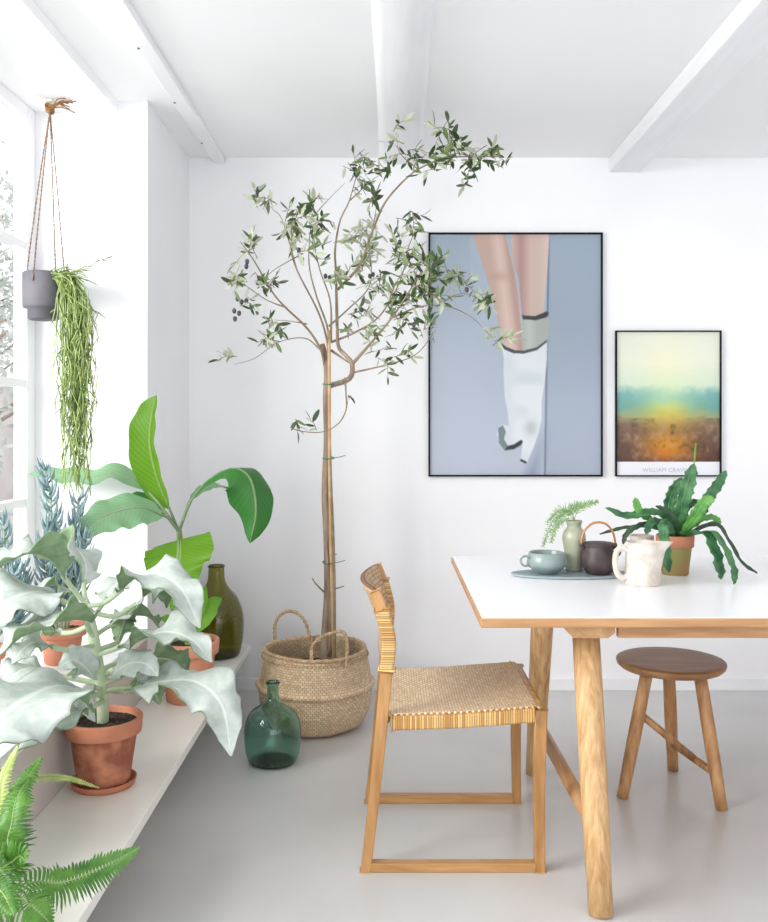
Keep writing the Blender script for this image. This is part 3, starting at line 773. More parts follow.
BR = [
 ([(285,660),(275,620),(240,565),(165,490),(110,400),(75,350)], (3.83,3.80,3.75,3.65,3.58,3.55), .0075),
 ([(285,655),(292,610),(270,530),(215,420),(200,360),(212,310)], (3.83,3.80,3.72,3.62,3.58,3.56), .0065),
 ([(295,620),(290,560),(262,480),(245,400),(250,300)], (3.83,3.84,3.88,3.92,3.92), .0065),
 ([(300,600),(298,500),(272,420),(258,350),(262,300)], (3.83,3.80,3.78,3.76,3.75), .005),
 ([(315,560),(312,430),(310,370),(322,300),(345,250),(362,190)], (3.82,3.84,3.86,3.86,3.84,3.82), .007),
 ([(352,655),(400,600),(450,540),(490,480),(520,430)], (3.78,3.70,3.62,3.55,3.50), .0075),
 ([(316,470),(370,410),(400,330),(430,260),(470,210),(515,172),(580,145),(650,140),(718,140)], (3.83,3.80,3.72,3.62,3.55,3.48,3.42,3.38,3.35), .0065),
 ([(355,675),(440,655),(510,630),(560,570)], (3.79,3.70,3.62,3.58), .0045),
 ([(450,540),(520,512),(590,512),(650,540),(700,590)], (3.62,3.58,3.55,3.52,3.50), .004),
 ([(300,600),(360,575),(420,535),(470,450),(490,370),(510,320)], (3.83,3.80,3.76,3.74,3.72,3.72), .0055),
 ([(255,290),(290,250),(335,205)], (3.9,3.88,3.85), .003),
 ([(275,620),(235,590),(170,600),(110,640),(60,655)], (3.80,3.85,3.90,3.92,3.92), .0035),
 ([(240,555),(200,548),(160,545)], (3.76,3.72,3.70), .003),
 ([(190,515),(140,495),(80,455),(35,440)], (3.66,3.62,3.58,3.55), .0035),
 ([(215,420),(180,300),(155,270),(125,240)], (3.62,3.62,3.63,3.63), .003),
 ([(230,380),(160,420),(130,450)], (3.62,3.58,3.56), .003),
 ([(295,560),(340,520),(390,470),(400,420),(390,340)], (3.85,3.92,3.98,4.0,4.0), .0045),
 ([(560,512),(620,480),(690,500)], (3.56,3.52,3.50), .003),
 ([(345,250),(400,200),(430,180)], (3.84,3.80,3.78), .003),
 ([(400,330),(410,280),(412,250)], (3.72,3.70,3.70), .003),
 ([(490,380),(540,400),(575,400)], (3.6,3.5,3.48), .003),
 ([(515,172),(470,130),(462,80)], (3.48,3.46,3.45), .0028),
 ([(580,145),(600,100),(612,60)], (3.42,3.41,3.40), .0028),
 ([(300,620),(340,648),(352,655)], (3.82,3.80,3.79), .006),
]
branches_end = []
for pts, dd, r in BR:
    pp = [C6(x, y, d) for (x, y), d in zip(pts, dd)]
    tube(twg, pp, [r] + [r * (1 - .75 * (i + 1) / len(pp)) for i in range(1, len(pp))], 7, len(pp) * 7)
tube(twg, [P(345,378,3.80), P(346,395,3.76), P(346,410,3.74), P(338,424,3.73), P(322,432,3.73), P(300,431,3.73), P(290,427,3.73)], [.004,.003,.003,.0025,.002,.002,.0015], 6, 30)
twg.build('branches', M['twig'], ot)
# leaf sprays (centre x, y in the crown, spread, depth, amount, paleness)
CL = [(500,130,42,3.47,16,.2),(600,95,50,3.41,22,.25),(575,150,48,3.42,20,.2),(640,150,50,3.39,22,.3),(710,140,34,3.35,14,.3),(650,200,36,3.39,10,.2),(470,85,36,3.45,9,.5),
 (370,170,46,3.83,22,.2),(430,180,34,3.79,12,.15),(365,225,34,3.84,9,.3),(410,262,34,3.71,11,.2),
 (130,240,38,3.63,14,.6),(210,300,48,3.58,24,.3),(262,310,38,3.76,18,.25),(248,268,40,3.90,18,.25),(215,368,36,3.58,12,.6),(262,365,34,3.76,10,.6),
 (88,362,42,3.56,15,.6),(75,465,42,3.57,14,.6),(48,445,30,3.55,5,.5),(140,455,38,3.56,16,.2),(100,500,34,3.58,7,.6),(148,585,46,3.71,18,.5),(165,540,30,3.71,5,.4),(60,655,34,3.92,6,.8),(175,555,20,3.7,3,.4),
 (300,425,42,3.80,14,.6),(375,335,50,3.99,34,.95),(388,390,48,3.98,30,.9),(330,440,40,3.85,8,.7),
 (500,315,42,3.72,16,.25),(465,370,44,3.70,15,.25),(505,400,50,3.62,24,.3),(560,405,46,3.48,20,.3),(520,455,56,3.50,30,.3),(480,485,56,3.58,28,.3),(545,480,46,3.50,20,.35),(470,545,50,3.62,20,.2),(540,560,44,3.58,14,.2),
 (610,440,44,3.53,13,.7),(640,475,46,3.52,14,.7),(690,500,36,3.50,16,.5),(700,592,38,3.50,13,.95),(430,640,42,3.70,10,.5),(480,625,34,3.64,8,.4),(385,590,42,3.74,12,.7),(370,525,44,3.9,14,.6),(400,455,42,3.85,14,.5),(350,570,30,3.8,6,.6),(430,500,40,3.75,10,.5)]
rnd = random.Random(12)
fol = MB(); sprig = MB()
def oleaf(base, d, L, W, mi, r):
    up = Vector((r.gauss(0,.7), r.gauss(0,.7) - .5, r.gauss(0,.7) + .5)); side = d.cross(up).normalized(); nn = side.cross(d).normalized()
    v = []; bend = r.uniform(-.1, .22)
    ts = (0, .2, .45, .7, .9, 1); ws = (.12, .75, 1, .85, .45, .04)
    for t_, w_ in zip(ts, ws):
        c = base + d * L * t_ - nn * bend * L * t_ * t_
        v += [c - side * W * w_ + nn * W * w_ * .25, c, c + side * W * w_ + nn * W * w_ * .25]
    fol.add(v, [(3*i+a, 3*i+a+1, 3*i+a+4, 3*i+a+3) for i in range(5) for a in (0, 1)], mi)
def spray(c, spread, cnt, pale, r, sc=1.0):
    k = max(1, int(cnt / 7 + .5)); per = cnt / k
    for _ in range(k):
        d = Vector((r.gauss(0, 1), r.gauss(0, .8), r.gauss(.15, .9))).normalized()
        s0 = c + Vector((r.uniform(-1, 1), r.uniform(-1, 1), r.uniform(-1, 1))) * spread * .55 - d * spread * .5
        L = spread * r.uniform(1.0, 1.5); m_ = s0 + d * L * .5 + Vector((0, 0, .01)); e = s0 + d * L
        e.z = min(e.z, CZ - .07); e.y = min(e.y, WY - .09)
        if s0.y > WY - .09: s0.y = WY - .09
        tube(sprig, [s0, m_, e], [.0018, .0014, .0008], 4, 6)
        pts = catmull([s0, m_, e], 12)
        for q in range(int(per + .5)):
            t_ = .15 + .85 * q / max(per - 1, 1); b = pts[min(11, int(t_ * 11))]
            ax = (e - s0).normalized(); o = ax.orthogonal().normalized(); o = Matrix.Rotation(q * 1.9 + r.random(), 3, ax) @ o
            ld = (ax * r.uniform(.35, .9) + o * (1 if q % 2 else -1)).normalized()
            if t_ > .97: ld = ax
            L2 = r.uniform(.032, .060) * sc; x = r.random()
            mi = 2 if x < pale * .9 else (1 if x < pale * .9 + .3 * (1 - pale * .5) else 0)
            oleaf(b, ld, L2, L2 * r.uniform(.12, .18), mi, r)
for (x, y, s_, d, n_, pale) in CL:
    spray(C6(x, y, d), s_ / 2.477 / F * d, int(n_ * 1.8), pale, rnd)
spray(P(296, 428, 3.73), .05, 8, .2, rnd); spray(P(312, 431, 3.73), .03, 5, .3, rnd); spray(P(348, 400, 3.76), .02, 3, .1, rnd)
fol.build('foliage', [M['ol_dark'], M['ol_mid'], M['ol_pale']], ot)
sprig.build('sprigs', M['twig'], ot)['kind'] = 'stuff'
for (x, y, d) in [(92,400,3.56),(90,412,3.56),(68,492,3.57),(78,500,3.57),(90,498,3.57),(60,522,3.57),(72,528,3.57),(62,542,3.57),(118,452,3.55),(128,446,3.55),(130,458,3.55),(160,452,3.55),
                  (222,385,3.57),(228,395,3.58),(286,436,3.78),(296,440,3.79),(396,436,3.85),(404,432,3.85),(500,385,3.60),(492,392,3.6),(376,520,3.85),(505,556,3.55),(636,470,3.5),(470,352,3.68),(220,372,3.57)]:
    lathe(MB(), C6(x, y, d), [(0,-.012),(.006,-.009),(.0085,0),(.007,.007),(0,.0115)], 12).build('olive', M['olive'], ot)

# ------------------------------------------------------------------ hanging planter
hc = P(43.5, 320, 3.385)
hp = thing('hanging_planter', (hc.x, hc.y, hc.z), 'grey stepped hanging pot by the window on brown cords', 'planter')
R0 = .073
lathe(MB(), hc, [(0,0),(.050,0),(.056,.004),(.056,.040),(.072,.043),(.0745,.050),(.0745,.172),(.071,.175),(.067,.172),(.067,.13),(0,.13)], 48).build('pot', M['concrete'], hp)
lathe(MB(), hc, [(0,.15),(.066,.152)], 24).build('soil', M['soil'], hp)
hk = P(50, 101, 3.385); hk.z = min(hk.z, NZ - .012)
lathe(MB(), (hk.x, hk.y, NZ - .012), [(0,-.02),(.005,-.02),(.005,0),(.014,.002),(.016,.012),(0,.012)], 16).build('ceiling_hook', M['metal'], hp)
for a in (.3, 1.3, 2.9, 4.6):
    m = MB(); e = hc + Vector((math.cos(a) * .074, math.sin(a) * .074, .165)); e2 = hc + Vector((math.cos(a) * .078, math.sin(a) * .078, .150))
    rope(m, [hk + Vector((0, 0, -.03)), hk.lerp(e, .5) + Vector((0, 0, 0)), e, e2], .0028, 90, 60)
    m.build('cord', M['cord'], hp)
# top of the cords thicker jute, knot and frayed tail
m = MB()
for k, r_ in ((0, .013), (1, .012), (2, .011)):
    c = hk + Vector((0, 0, -.012 - k * .010))
    tube(m, [c + Vector((math.cos(a) * r_, math.sin(a) * r_, .004 * math.sin(a * 2 + k))) for a in np.linspace(0, math.tau, 18)], .006, 7)
m.build('knot', M['jute'], hp)
m = MB()
r = random.Random(5)
for k in range(9):
    e = hk + Vector((.055 + r.random() * .045, r.uniform(-.03, .02), -.012 + r.uniform(-.022, .022)))
    tube(m, [hk + Vector((.008, 0, -.018)), hk.lerp(e, .5) + Vector((0, 0, r.uniform(-.005, .008))), e], [.0026, .0024, .002], 5, 8)
m.build('twine_tail', M['jute'], hp)
# trailing plant
r = random.Random(8)
tr1 = MB()
for k in range(150):
    mi = 1 if r.random() < .35 else 0
    sx = r.uniform(52, 74); top = P(sx, r.uniform(270, 280), 3.385 + r.uniform(-.06, .04))
    ex = 76 + r.gauss(0, 7.5) + (6 if k % 7 == 0 else 0)
    ey = r.choice([r.uniform(290, 400), r.uniform(360, 470), r.uniform(420, 505)]); dep = 3.27 + r.uniform(-.05, .05)
    if ey > 440: ex = 78 + r.gauss(0, 6.5)
    kk = P(min(ex, 66 + r.random() * 34), 288 + r.random() * 15, dep); 
    pts = [top, top.lerp(kk, .5) + Vector((0, 0, .018 * r.random())), kk]
    y = 305 + r.random() * 10
    while y < ey:
        pts.append(P(ex + r.gauss(0, 2.0), y, dep + r.gauss(0, .008))); y += 9 + r.random() * 6
    tube(tr1, pts, [.0022] * (len(pts) - 1) + [.0014], 4, mi=mi)
    for p in pts[3:]:
        if r.random() < .75:
            d = Vector((r.gauss(0, .6), r.gauss(0, .6), -1)).normalized() * r.uniform(.015, .035)
            tube(tr1, [p, p + d], [.0019, .0011], 4, mi=mi)
for k in range(42):       # short upright shoots on the rim
    a = P(r.uniform(50, 78), r.uniform(270, 278), 3.36 + r.uniform(-.06, .04)); d = Vector((r.uniform(-.4, 1.0), r.uniform(-.5, .3), r.uniform(-.2, .5))) * .05
    tube(tr1, [a, a + d, a + d * 1.6 + Vector((.006, 0, -.012))], [.0022, .002, .0012], 4, mi=k % 2)
tr1.build('trailing_stems', [M['rhip'], M['rhip2']], hp)
m = MB(); tube(m, [P(74,276,3.36), P(88,268,3.34), P(98,261,3.33), P(112,257,3.32)], [.0015]*4, 4, 14)
for a, b in (((97,262),(100,258)), ((103,260),(108,261)), ((107,258),(113,256))): tube(m, [P(*a, 3.33), P(*b, 3.32)], [.003, .001], 5)
m.build('stray_shoot', M['rhip2'], hp)

# ------------------------------------------------------------------ pots and plants on the shelf and sill
def pot(parent, c, rt, rb, h, mt, rimh=.045, lip=.008, name='pot'):
    lathe(MB(), c, [(0,.0),(rb,0),(rb+.003,.004),(rt-lip-.004,h-rimh),(rt-lip-.006,h-rimh+.004)], 56).build(name, M['terra_damp' if mt == 'terracotta' else mt], parent)
    lathe(MB(), c, [(rt-lip-.006,h-rimh+.001),(rt,h-rimh+.001),(rt+.001,h-rimh+.005),(rt+.004,h-.003),(rt+.002,h),(rt-.007,h),(rt-.009,h-.004),(rt-.011,h-.03),(0,h-.03)], 56).build('pot_rim', M[mt], parent)
    m = MB(); rnd_ = random.Random(int(rt * 1e4)); n, k = 14, 48; v = [Vector(c) + Vector((0, 0, h - .014))]
    for i in range(1, n + 1):
        for j in range(k):
            rr = (rt - .011) * i / n; a = j / k * math.tau
            v.append(Vector(c) + Vector((math.cos(a) * rr, math.sin(a) * rr, h - .018 + rnd_.uniform(0, .005) * (i < n))))
    f = [(0, 1 + j, 1 + (j + 1) % k) for j in range(k)] + [(1 + (i-1)*k + j, 1 + i*k + j, 1 + i*k + (j+1)%k, 1 + (i-1)*k + (j+1)%k) for i in range(1, n) for j in range(k)]
    m.add(v, f).build('soil', M['soil'], parent, smooth=False)
# --- felt bush
kc = Vector((-.8175, 2.62, SH))
lathe(MB(), kc, [(0,.0),(.078,0),(.086,.003),(.092,.020),(.088,.021),(.083,.010),(0,.008)], 56).build('plant_saucer', M['terracotta'])
tag(bpy.data.objects['plant_saucer'], 'terracotta saucer under the pot of the large silvery plant', 'saucer')
kb = thing('potted_felt_bush', kc + Vector((0, 0, .0105)), 'large silvery felt leaved plant in terracotta pot on the shelf front', 'plant')
kp = kc + Vector((0, 0, .0105))
pot(kb, kp, .1055, .070, .186, 'terracotta', rimh=.045)
# damp stained body handled by the terracotta's own mottling
KD = 2.62
stem = MB()
tube(stem, [P(103,728,2.62), P(102,690,2.61), P(97,660,2.60), P(93,635,2.60), P(88,612,2.60), P(85,600,2.60)], [.017,.0165,.016,.016,.014,.011], 14, 40)
stem.build('stem', M['kal_stem'], kb)
WT = [(0,.02),(.1,.35),(.25,.82),(.45,1),(.65,.85),(.82,.55),(.95,.2),(1,.03)]
# blades are built with separate upper and lower skins
def kleaf2(pet, spine, w, nrm, seed, lobe=.12, wave=.30, fold=.2, droop=.15, twist=0, lf=8, r0=.009, lip=0):
    mb = MB()
    w *= 1.08
    W_ = [(a, b * w) for a, b in WT]
    kw = dict(n=64, m=16, fold=fold, wave=wave, wf=2.6, lobe=lobe, lf=lf, seed=seed, droop=droop, twist=twist, lip=lip, crinkle=.07)
    leaf(mb, spine, W_, nrm, mi=0, **kw)
    a = len(mb.v); top = [p.copy() for p in mb.v]; nf = len(mb.f)
    # underside: the same sheet moved 3 mm against the normals
    nr = [Vector((0,0,0)) for _ in top]
    for f in mb.f:
        n_ = (top[f[1]] - top[f[0]]).cross(top[f[3]] - top[f[0]])
        for i in f: nr[i] += n_
    N0 = Vector(nrm)
    sgn = 1 if sum(n_.dot(N0) for n_ in nr) > 0 else -1
    und = [p - n_.normalized() * .003 * sgn if n_.length > 0 else p for p, n_ in zip(top, nr)]
    mb.add(und, [tuple(reversed(f)) for f in mb.f[:nf]], 1, [mb.uv[i] for i in range(a)])
    k = 17; n = 64
    for i in range(n - 1):
        for e in (0, 16):
            p, q = i * k + e, (i + 1) * k + e; mb.f.append([p, q, q + a, p + a]); mb.mi.append(1)
    if pet: tube(mb, pet + [Vector(spine[0]).lerp(Vector(spine[1]), .25)], r0 * .8, 10, 16, mi=2)
    mb.build('leaf', [M['kal_top'], M['kal_bot'], M['kal_stem']], kb)
UP = Vector((0, 0, 1)); TC = Vector((0, -1, .3))
cr = P(87, 606, 2.6)
# upper left arching leaves
kleaf2([cr, P(74,590,2.58)], [P(66,580,2.57), P(52,561,2.55), P(34,553,2.50), P(12,557,2.45), P(-8,574,2.42)], .085, (.1,-.25,1), 1, lip=.7)
kleaf2([cr, P(84,590,2.62)], [P(84,586,2.63), P(86,566,2.68), P(78,550,2.74), P(62,543,2.78), P(46,548,2.8)], .07, (.2,.5,1), 2, wave=.45, lip=.4)
kleaf2([P(87,608,2.6), P(70,604,2.56)], [P(62,600,2.54), P(40,592,2.48), P(18,596,2.40), P(-8,612,2.34), P(-30,640,2.3)], .100, (.1,-.6,1), 3)
# two broad leaves to the right
kleaf2([cr, P(104,603,2.57)], [P(118,593,2.54), P(135,578,2.50), P(158,574,2.46), P(182,590,2.42), P(200,628,2.40)], .085, (-.2,-.25,1), 4, droop=.3, lip=.45)
kleaf2([P(90,612,2.6), P(115,616,2.62)], [P(132,607,2.64), P(150,592,2.66), P(168,590,2.66), P(186,604,2.64), P(192,626,2.62)], .072, (-.1,.3,1), 5, droop=.3, wave=.5)
kleaf2([P(92,620,2.6), P(100,608,2.72)], [P(104,602,2.78), P(112,588,2.86), P(126,578,2.94), P(142,580,3.0)], .055, (-.3,-.4,1), 6)
# mid tier
kleaf2([P(94,638,2.6), P(88,628,2.55)], [P(92,622,2.50), P(72,616,2.42), P(46,622,2.36), P(20,634,2.30), P(-2,655,2.26)], .088, (.1,-.2,1), 7, fold=0, droop=.1, lip=.8)
kleaf2([P(97,655,2.6), P(112,650,2.57)], [P(118,648,2.56), P(142,638,2.52), P(168,632,2.48), P(192,640,2.45), P(212,662,2.43)], .070, (0,-.4,1), 8, wave=.4, lip=.4)
kleaf2([P(97,650,2.6), P(112,645,2.65)], [P(118,645,2.66), P(122,630,2.7), P(126,618,2.72), P(136,606,2.76)], .040, (.2,1,.2), 9, wave=.4)
# small ones at the middle
kleaf2([P(100,680,2.61), P(92,676,2.58)], [P(96,680,2.57), P(84,666,2.52), P(72,660,2.48), P(58,668,2.46)], .045, (-.1,-.9,.5), 10)
kleaf2([P(100,676,2.61), P(112,670,2.6)], [P(108,678,2.57), P(128,664,2.53), P(146,664,2.50), P(158,676,2.48)], .042, (0,-.8,.6), 11)
kleaf2([P(100,670,2.61), P(125,660,2.7)], [P(138,664,2.74), P(158,658,2.8), P(176,662,2.84), P(188,676,2.86)], .060, (0,.9,.4), 12)
kleaf2([P(102,690,2.61), P(96,688,2.56)], [P(96,690,2.53), P(84,692,2.46), P(84,702,2.42), P(95,722,2.41)], .034, (-.3,-.6,1), 13, lobe=.2)
# lower tier
kleaf2([P(103,692,2.61), P(120,688,2.58)], [P(124,690,2.56), P(160,682,2.50), P(196,682,2.44), P(222,706,2.40), P(231,756,2.38)], .086, (-.1,-.35,1), 14, wave=.35, droop=.25, lip=.2)
kleaf2([P(103,696,2.61), P(84,692,2.5)], [P(84,690,2.48), P(56,686,2.36), P(24,700,2.2), P(-10,726,2.08), P(-60,770,1.98)], .145, (.12,-.42,1), 15, wave=.25, lf=7)
kleaf2([P(104,700,2.61), P(94,706,2.5)], [P(90,706,2.46), P(66,716,2.34), P(40,736,2.24), P(14,752,2.16)], .055, (.2,.9,.5), 16, lobe=.15)
kleaf2([P(96,645,2.6), P(70,650,2.5)], [P(56,648,2.45), P(36,642,2.40), P(22,650,2.36), P(12,664,2.34)], .038, (0,-.6,1), 17)
kleaf2([P(103,690,2.62), P(125,692,2.75)], [P(130,694,2.8), P(140,680,2.86), P(152,688,2.9), P(160,704,2.92)], .050, (0,1,.5), 18)
kleaf2([P(100,684,2.61), P(60,676,2.6)], [P(52,676,2.56), P(36,668,2.5), P(18,672,2.44), P(2,690,2.4)], .06, (.1,-.5,1), 19)

kleaf2([P(90,625,2.6), P(74,632,2.66)], [P(66,634,2.7), P(46,630,2.70), P(26,636,2.68), P(10,648,2.66)], .055, (.1,.3,1), 20)
kleaf2([P(96,635,2.6), P(106,628,2.66)], [P(110,626,2.68), P(128,616,2.72), P(148,616,2.76), P(160,628,2.78)], .052, (-.1,-.3,1), 21, lip=.6)
kleaf2([P(92,612,2.6), P(84,604,2.7)], [P(80,598,2.74), P(60,586,2.74), P(36,586,2.72), P(18,594,2.70)], .055, (.1,.2,1), 22, wave=.4)
kleaf2([P(102,684,2.6), P(118,678,2.62)], [P(122,676,2.62), P(134,668,2.60), P(144,674,2.56), P(150,690,2.54)], .036, (0,-.5,1), 23, lip=.5)

# --- banana plant
bp_ = Vector((-.752, 3.43, SH))
bn = thing('potted_banana_plant', bp_, 'potted banana plant with broad bright green leaves on the shelf', 'plant')
pot(bn, bp_, .112, .078, .225, 'terra_pale', rimh=.05)
BD = 3.43
ps = MB()
tube(ps, [P(191,650,BD), P(188,620,BD), P(184,580,BD), P(180,545,BD), P(179,530,BD)], [.022,.019,.016,.014,.010], 14, 30)
ps.build('stem', mat('banana_stem', srgb(150,170,96), .5, srgb(110,130,70), scale=12, stretch=(4,4,.6)), bn)
BW = [(0,.02),(.08,.45),(.25,.92),(.45,1),(.65,.9),(.82,.62),(.94,.28),(1,.02)]
def bleaf(pet, spine, w, nrm, mt, seed, fold=.25, wave=.08, droop=0, twist=0, r0=.006, BW=BW, lobe=0):
    mb = MB()
    tube(mb, pet + [Vector(spine[0]).lerp(Vector(spine[1]), .1)], [r0, r0 * .9, r0 * .7], 8, 16, mi=1)
    tube(mb, catmull(spine, 14), [r0 * .6 * (1 - i / 15) + .0005 for i in range(14)], 6, mi=1)
    leaf(mb, spine, [(a, b * w) for a, b in BW], nrm, n=44, m=14, fold=fold, wave=wave, wf=4, seed=seed, droop=droop, twist=twist, lobe=lobe, lf=9)
    mb.build('leaf', [M[mt], M['kal_bot']], bn)
a0 = P(179, 532, BD)
bleaf([a0, P(172,515,3.42)], [P(170,510,3.42), P(158,480,3.40), P(150,445,3.38), P(152,415,3.38), P(157,395,3.38)], .080, (-.62,-.82,.1), 'ban', 21, fold=.5, wave=.05)
bleaf([a0, P(160,505,3.40)], [P(150,492,3.42), P(120,474,3.42), P(85,478,3.42), P(52,474,3.41), P(27,474,3.39)], .062, (.0,-.5,1), 'ban_blue', 22, fold=.12, wave=.14)
bleaf([a0, P(168,518,3.36)], [P(164,516,3.34), P(142,508,3.26), P(116,512,3.18), P(96,522,3.12), P(80,540,3.08)], .076, (.1,-.9,.65), 'ban_blue', 23, fold=-.1, wave=.12)
bleaf([a0, P(178,538,3.36)], [P(179,540,3.34), P(179,552,3.25), P(178,568,3.2), P(184,584,3.18), P(194,598,3.18)], .125, (.0,-.9,.5), 'ban', 24, fold=.05, wave=.08, BW=[(0,.75),(.1,.95),(.3,1),(.5,.85),(.75,.5),(.92,.2),(1,.02)])
bleaf([a0, P(188,505,3.44)], [P(190,500,3.46), P(205,490,3.5), P(222,487,3.54), P(236,494,3.58)], .042, (-.2,-.3,1), 'ban_blue', 25, fold=.2)
bleaf([a0, P(186,512,3.40)], [P(190,502,3.38), P(208,480,3.32), P(232,468,3.28), P(250,478,3.26), P(256,510,3.25), P(250,543,3.25)], .096, (.25,-.55,1), 'ban_dark', 26, fold=-.32, wave=.1, droop=.15,
      BW=[(0,.02),(.12,.18),(.3,.3),(.45,.7),(.58,1),(.75,.85),(.88,.5),(.96,.25),(1,.02)])
bleaf([a0, P(170,520,3.5)], [P(166,514,3.44), P(150,504,3.44), P(135,500,3.44), P(120,504,3.44)], .035, (0,-.8,.6), 'ban_dark', 27)
# basal young leaves
for k, (pts, w) in enumerate([([(190,632),(196,612),(202,598),(206,586)], .030), ([(194,634),(206,616),(214,604),(222,598)], .032), ([(188,632),(184,616),(176,606),(170,600)], .028), ([(186,636),(178,628),(170,620),(160,618)], .025)]):
    mb = MB(); sp = [P(x, y, 3.36 - .02 * i) for i, (x, y) in enumerate(pts)]
    leaf(mb, sp, [(a, b * w) for a, b in BW], (0,-1,.3), n=20, m=8, fold=.2, wave=.1, seed=k)
    mb.build('leaf', M['lime'], bn)

# --- succulents on the sill
def succulent(c, rt, h, stems, label, seed, potm='terra_pale'):
    c = Vector(c); r = random.Random(seed)
    t = thing('potted_succulent', c, label, 'plant')
    pot(t, c, rt, rt * .68, h, potm, rimh=.035)
    st_ = MB(); fo = MB()
    for s in stems:
        pts = [P(*q) for q in s]
        n = 34; cc = catmull(pts, n); tube(st_, cc, [.005 - .0025 * i / n for i in range(n)], 7)
        for i in range(5, n):
            for k in range(3):
                a = r.random() * math.tau + i * 2.4; T = (cc[i] - cc[i-1]).normalized(); o = T.orthogonal().normalized(); o = Matrix.Rotation(a, 3, T) @ o
                L = r.uniform(.050, .080) * (1 if i < n - 6 else .75); b = cc[i]
                e1 = b + (o * .8 + T * .7).normalized() * L * .5; e2 = b + (o * .62 + T * 1.0).normalized() * L
                tube(fo, [b, e1, e2], [.0030, .0048, .0008], 6, 5)
    st_.build('stems', M['kal_stem'], t); fo.build('foliage', M['sen'], t)
    return t
c1 = P(62, 661, 3.05); c1.z = SZ
succulent(c1, 0.078, .125, [[(60,635,3.03),(58,590,3.03),(55,540,3.03),(50,500,3.02),(45,470,3.02)], [(64,635,3.05),(68,590,3.06),(74,545,3.07),(78,500,3.08)],
   [(58,635,3.0),(50,600,2.98),(46,560,2.96),(48,525,2.96)], [(66,634,3.03),(74,600,3.02),(80,570,3.0),(84,540,3.0)], [(62,634,3.02),(60,600,3.0),(62,570,2.98),(60,530,2.98)]],
   'spiky blue grey succulent with tall stems in terracotta pot on sill', 4)
c2 = Vector((-1.235, 2.76, SZ))
succulent(c2, .07, .12, [[(-10,640,2.77),(4,620,2.85),(9,600,2.9),(6,560,2.9),(3,520,2.9)], [(-6,640,2.77),(10,622,2.83),(18,600,2.88),(22,565,2.86)], [(-14,640,2.77),(2,600,2.9),(-6,570,2.9),(-8,540,2.9)], [(-8,640,2.75),(6,622,2.8),(12,600,2.82),(14,575,2.8)]],
   'smaller blue grey succulent at the left edge, half hidden by silvery leaves', 9)

# --- fern
fc = Vector((-.805, 1.56, SH))
fn = thing('potted_fern', fc, 'lush green sword fern arching over the near end of the shelf', 'plant')
pot(fn, fc, .11, .08, .17, 'terracotta')
def frond(pts, wl, mt, n=None, seed=0, up=(0,-.4,1), curl=.35):
    r = random.Random(seed); mb = MB(); cc = catmull(pts, 60)
    L = sum((cc[i+1] - cc[i]).length for i in range(59)); cnt = int(L / .0105); 
    tube(mb, cc, [.0022 * (1 - i / 62) + .0005 for i in range(60)], 5, mi=1)
    for k in range(cnt):
        t_ = .06 + .94 * k / cnt; i = min(58, int(t_ * 59)); b = cc[i].lerp(cc[i+1], t_ * 59 - i if t_ * 59 - i < 1 else 1)
        T = (cc[i+1] - cc[i]).normalized(); S_ = T.cross(Vector(up)).normalized(); Nn = S_.cross(T).normalized()
        l = wl * interp([(0,.5),(.15,.9),(.4,1),(.7,.75),(.9,.35),(1,.08)], t_) * r.uniform(.88, 1.08)
        for s_ in (-1, 1):
            d = (S_ * s_ + T * .28).normalized(); e = b + d * l - Nn * l * curl * r.uniform(.6, 1.3); m_ = b + d * l * .5 + Nn * l * .04
            leaf(mb, [b, m_, e], [(0,.0022),(.15,.0036),(.5,.0034),(.85,.0020),(1,.0004)], Nn, n=6, m=2, fold=.2, wave=.25, wf=2, seed=k, mi=0)
    mb.build('frond', [M[mt], M['rhip']], fn)
fb = fc + Vector((0, 0, .17))
def FR(pts, *a, **k): frond([fb] + [P(*q) for q in pts], *a, **k)
FR([(-10,835,1.72),(2,780,1.76),(18,745,1.80)], .022, 'fern_tip', seed=1, up=(-.3,-1,.2))
FR([(-4,850,1.78),(14,800,1.86),(42,756,1.94)], .040, 'fern', seed=2, up=(.2,-1,.4))
FR([(-8,815,1.85),(24,782,2.02),(62,777,2.18),(100,788,2.28)], .017, 'fern_tip', seed=3, up=(0,-1,.6), curl=.6)
FR([(20,885,1.75),(64,882,1.82),(105,866,1.86),(140,847,1.88)], .054, 'fern', seed=4, up=(.1,-.75,1))
FR([(-5,860,1.68),(10,830,1.70),(16,800,1.74),(30,776,1.8)], .046, 'fern', seed=5, up=(0,-1,.3))
FR([(0,870,1.66),(12,862,1.66),(20,856,1.64),(26,862,1.62)], .040, 'fern', seed=6, up=(.2,-1,.2))
FR([(8,900,1.60),(30,905,1.56),(52,925,1.54)], .05, 'fern', seed=7, up=(0,-.6,1))
FR([(-20,880,1.6),(0,890,1.54),(14,915,1.5)], .045, 'fern', seed=8, up=(0,-.6,1))
FR([(-60,850,1.6),(-90,800,1.62),(-130,790,1.62)], .045, 'fern', seed=9)
FR([(-30,820,1.75),(-18,790,1.82),(0,770,1.88)], .045, 'fern', seed=10, up=(0,-1,.4))
FR([(-12,850,1.7),(4,835,1.74),(16,842,1.76),(22,866,1.76)], .036, 'fern', seed=12, up=(0,-.8,.6))
FR([(-60,900,1.5),(-80,930,1.4),(-90,980,1.35)], .045, 'fern', seed=11)

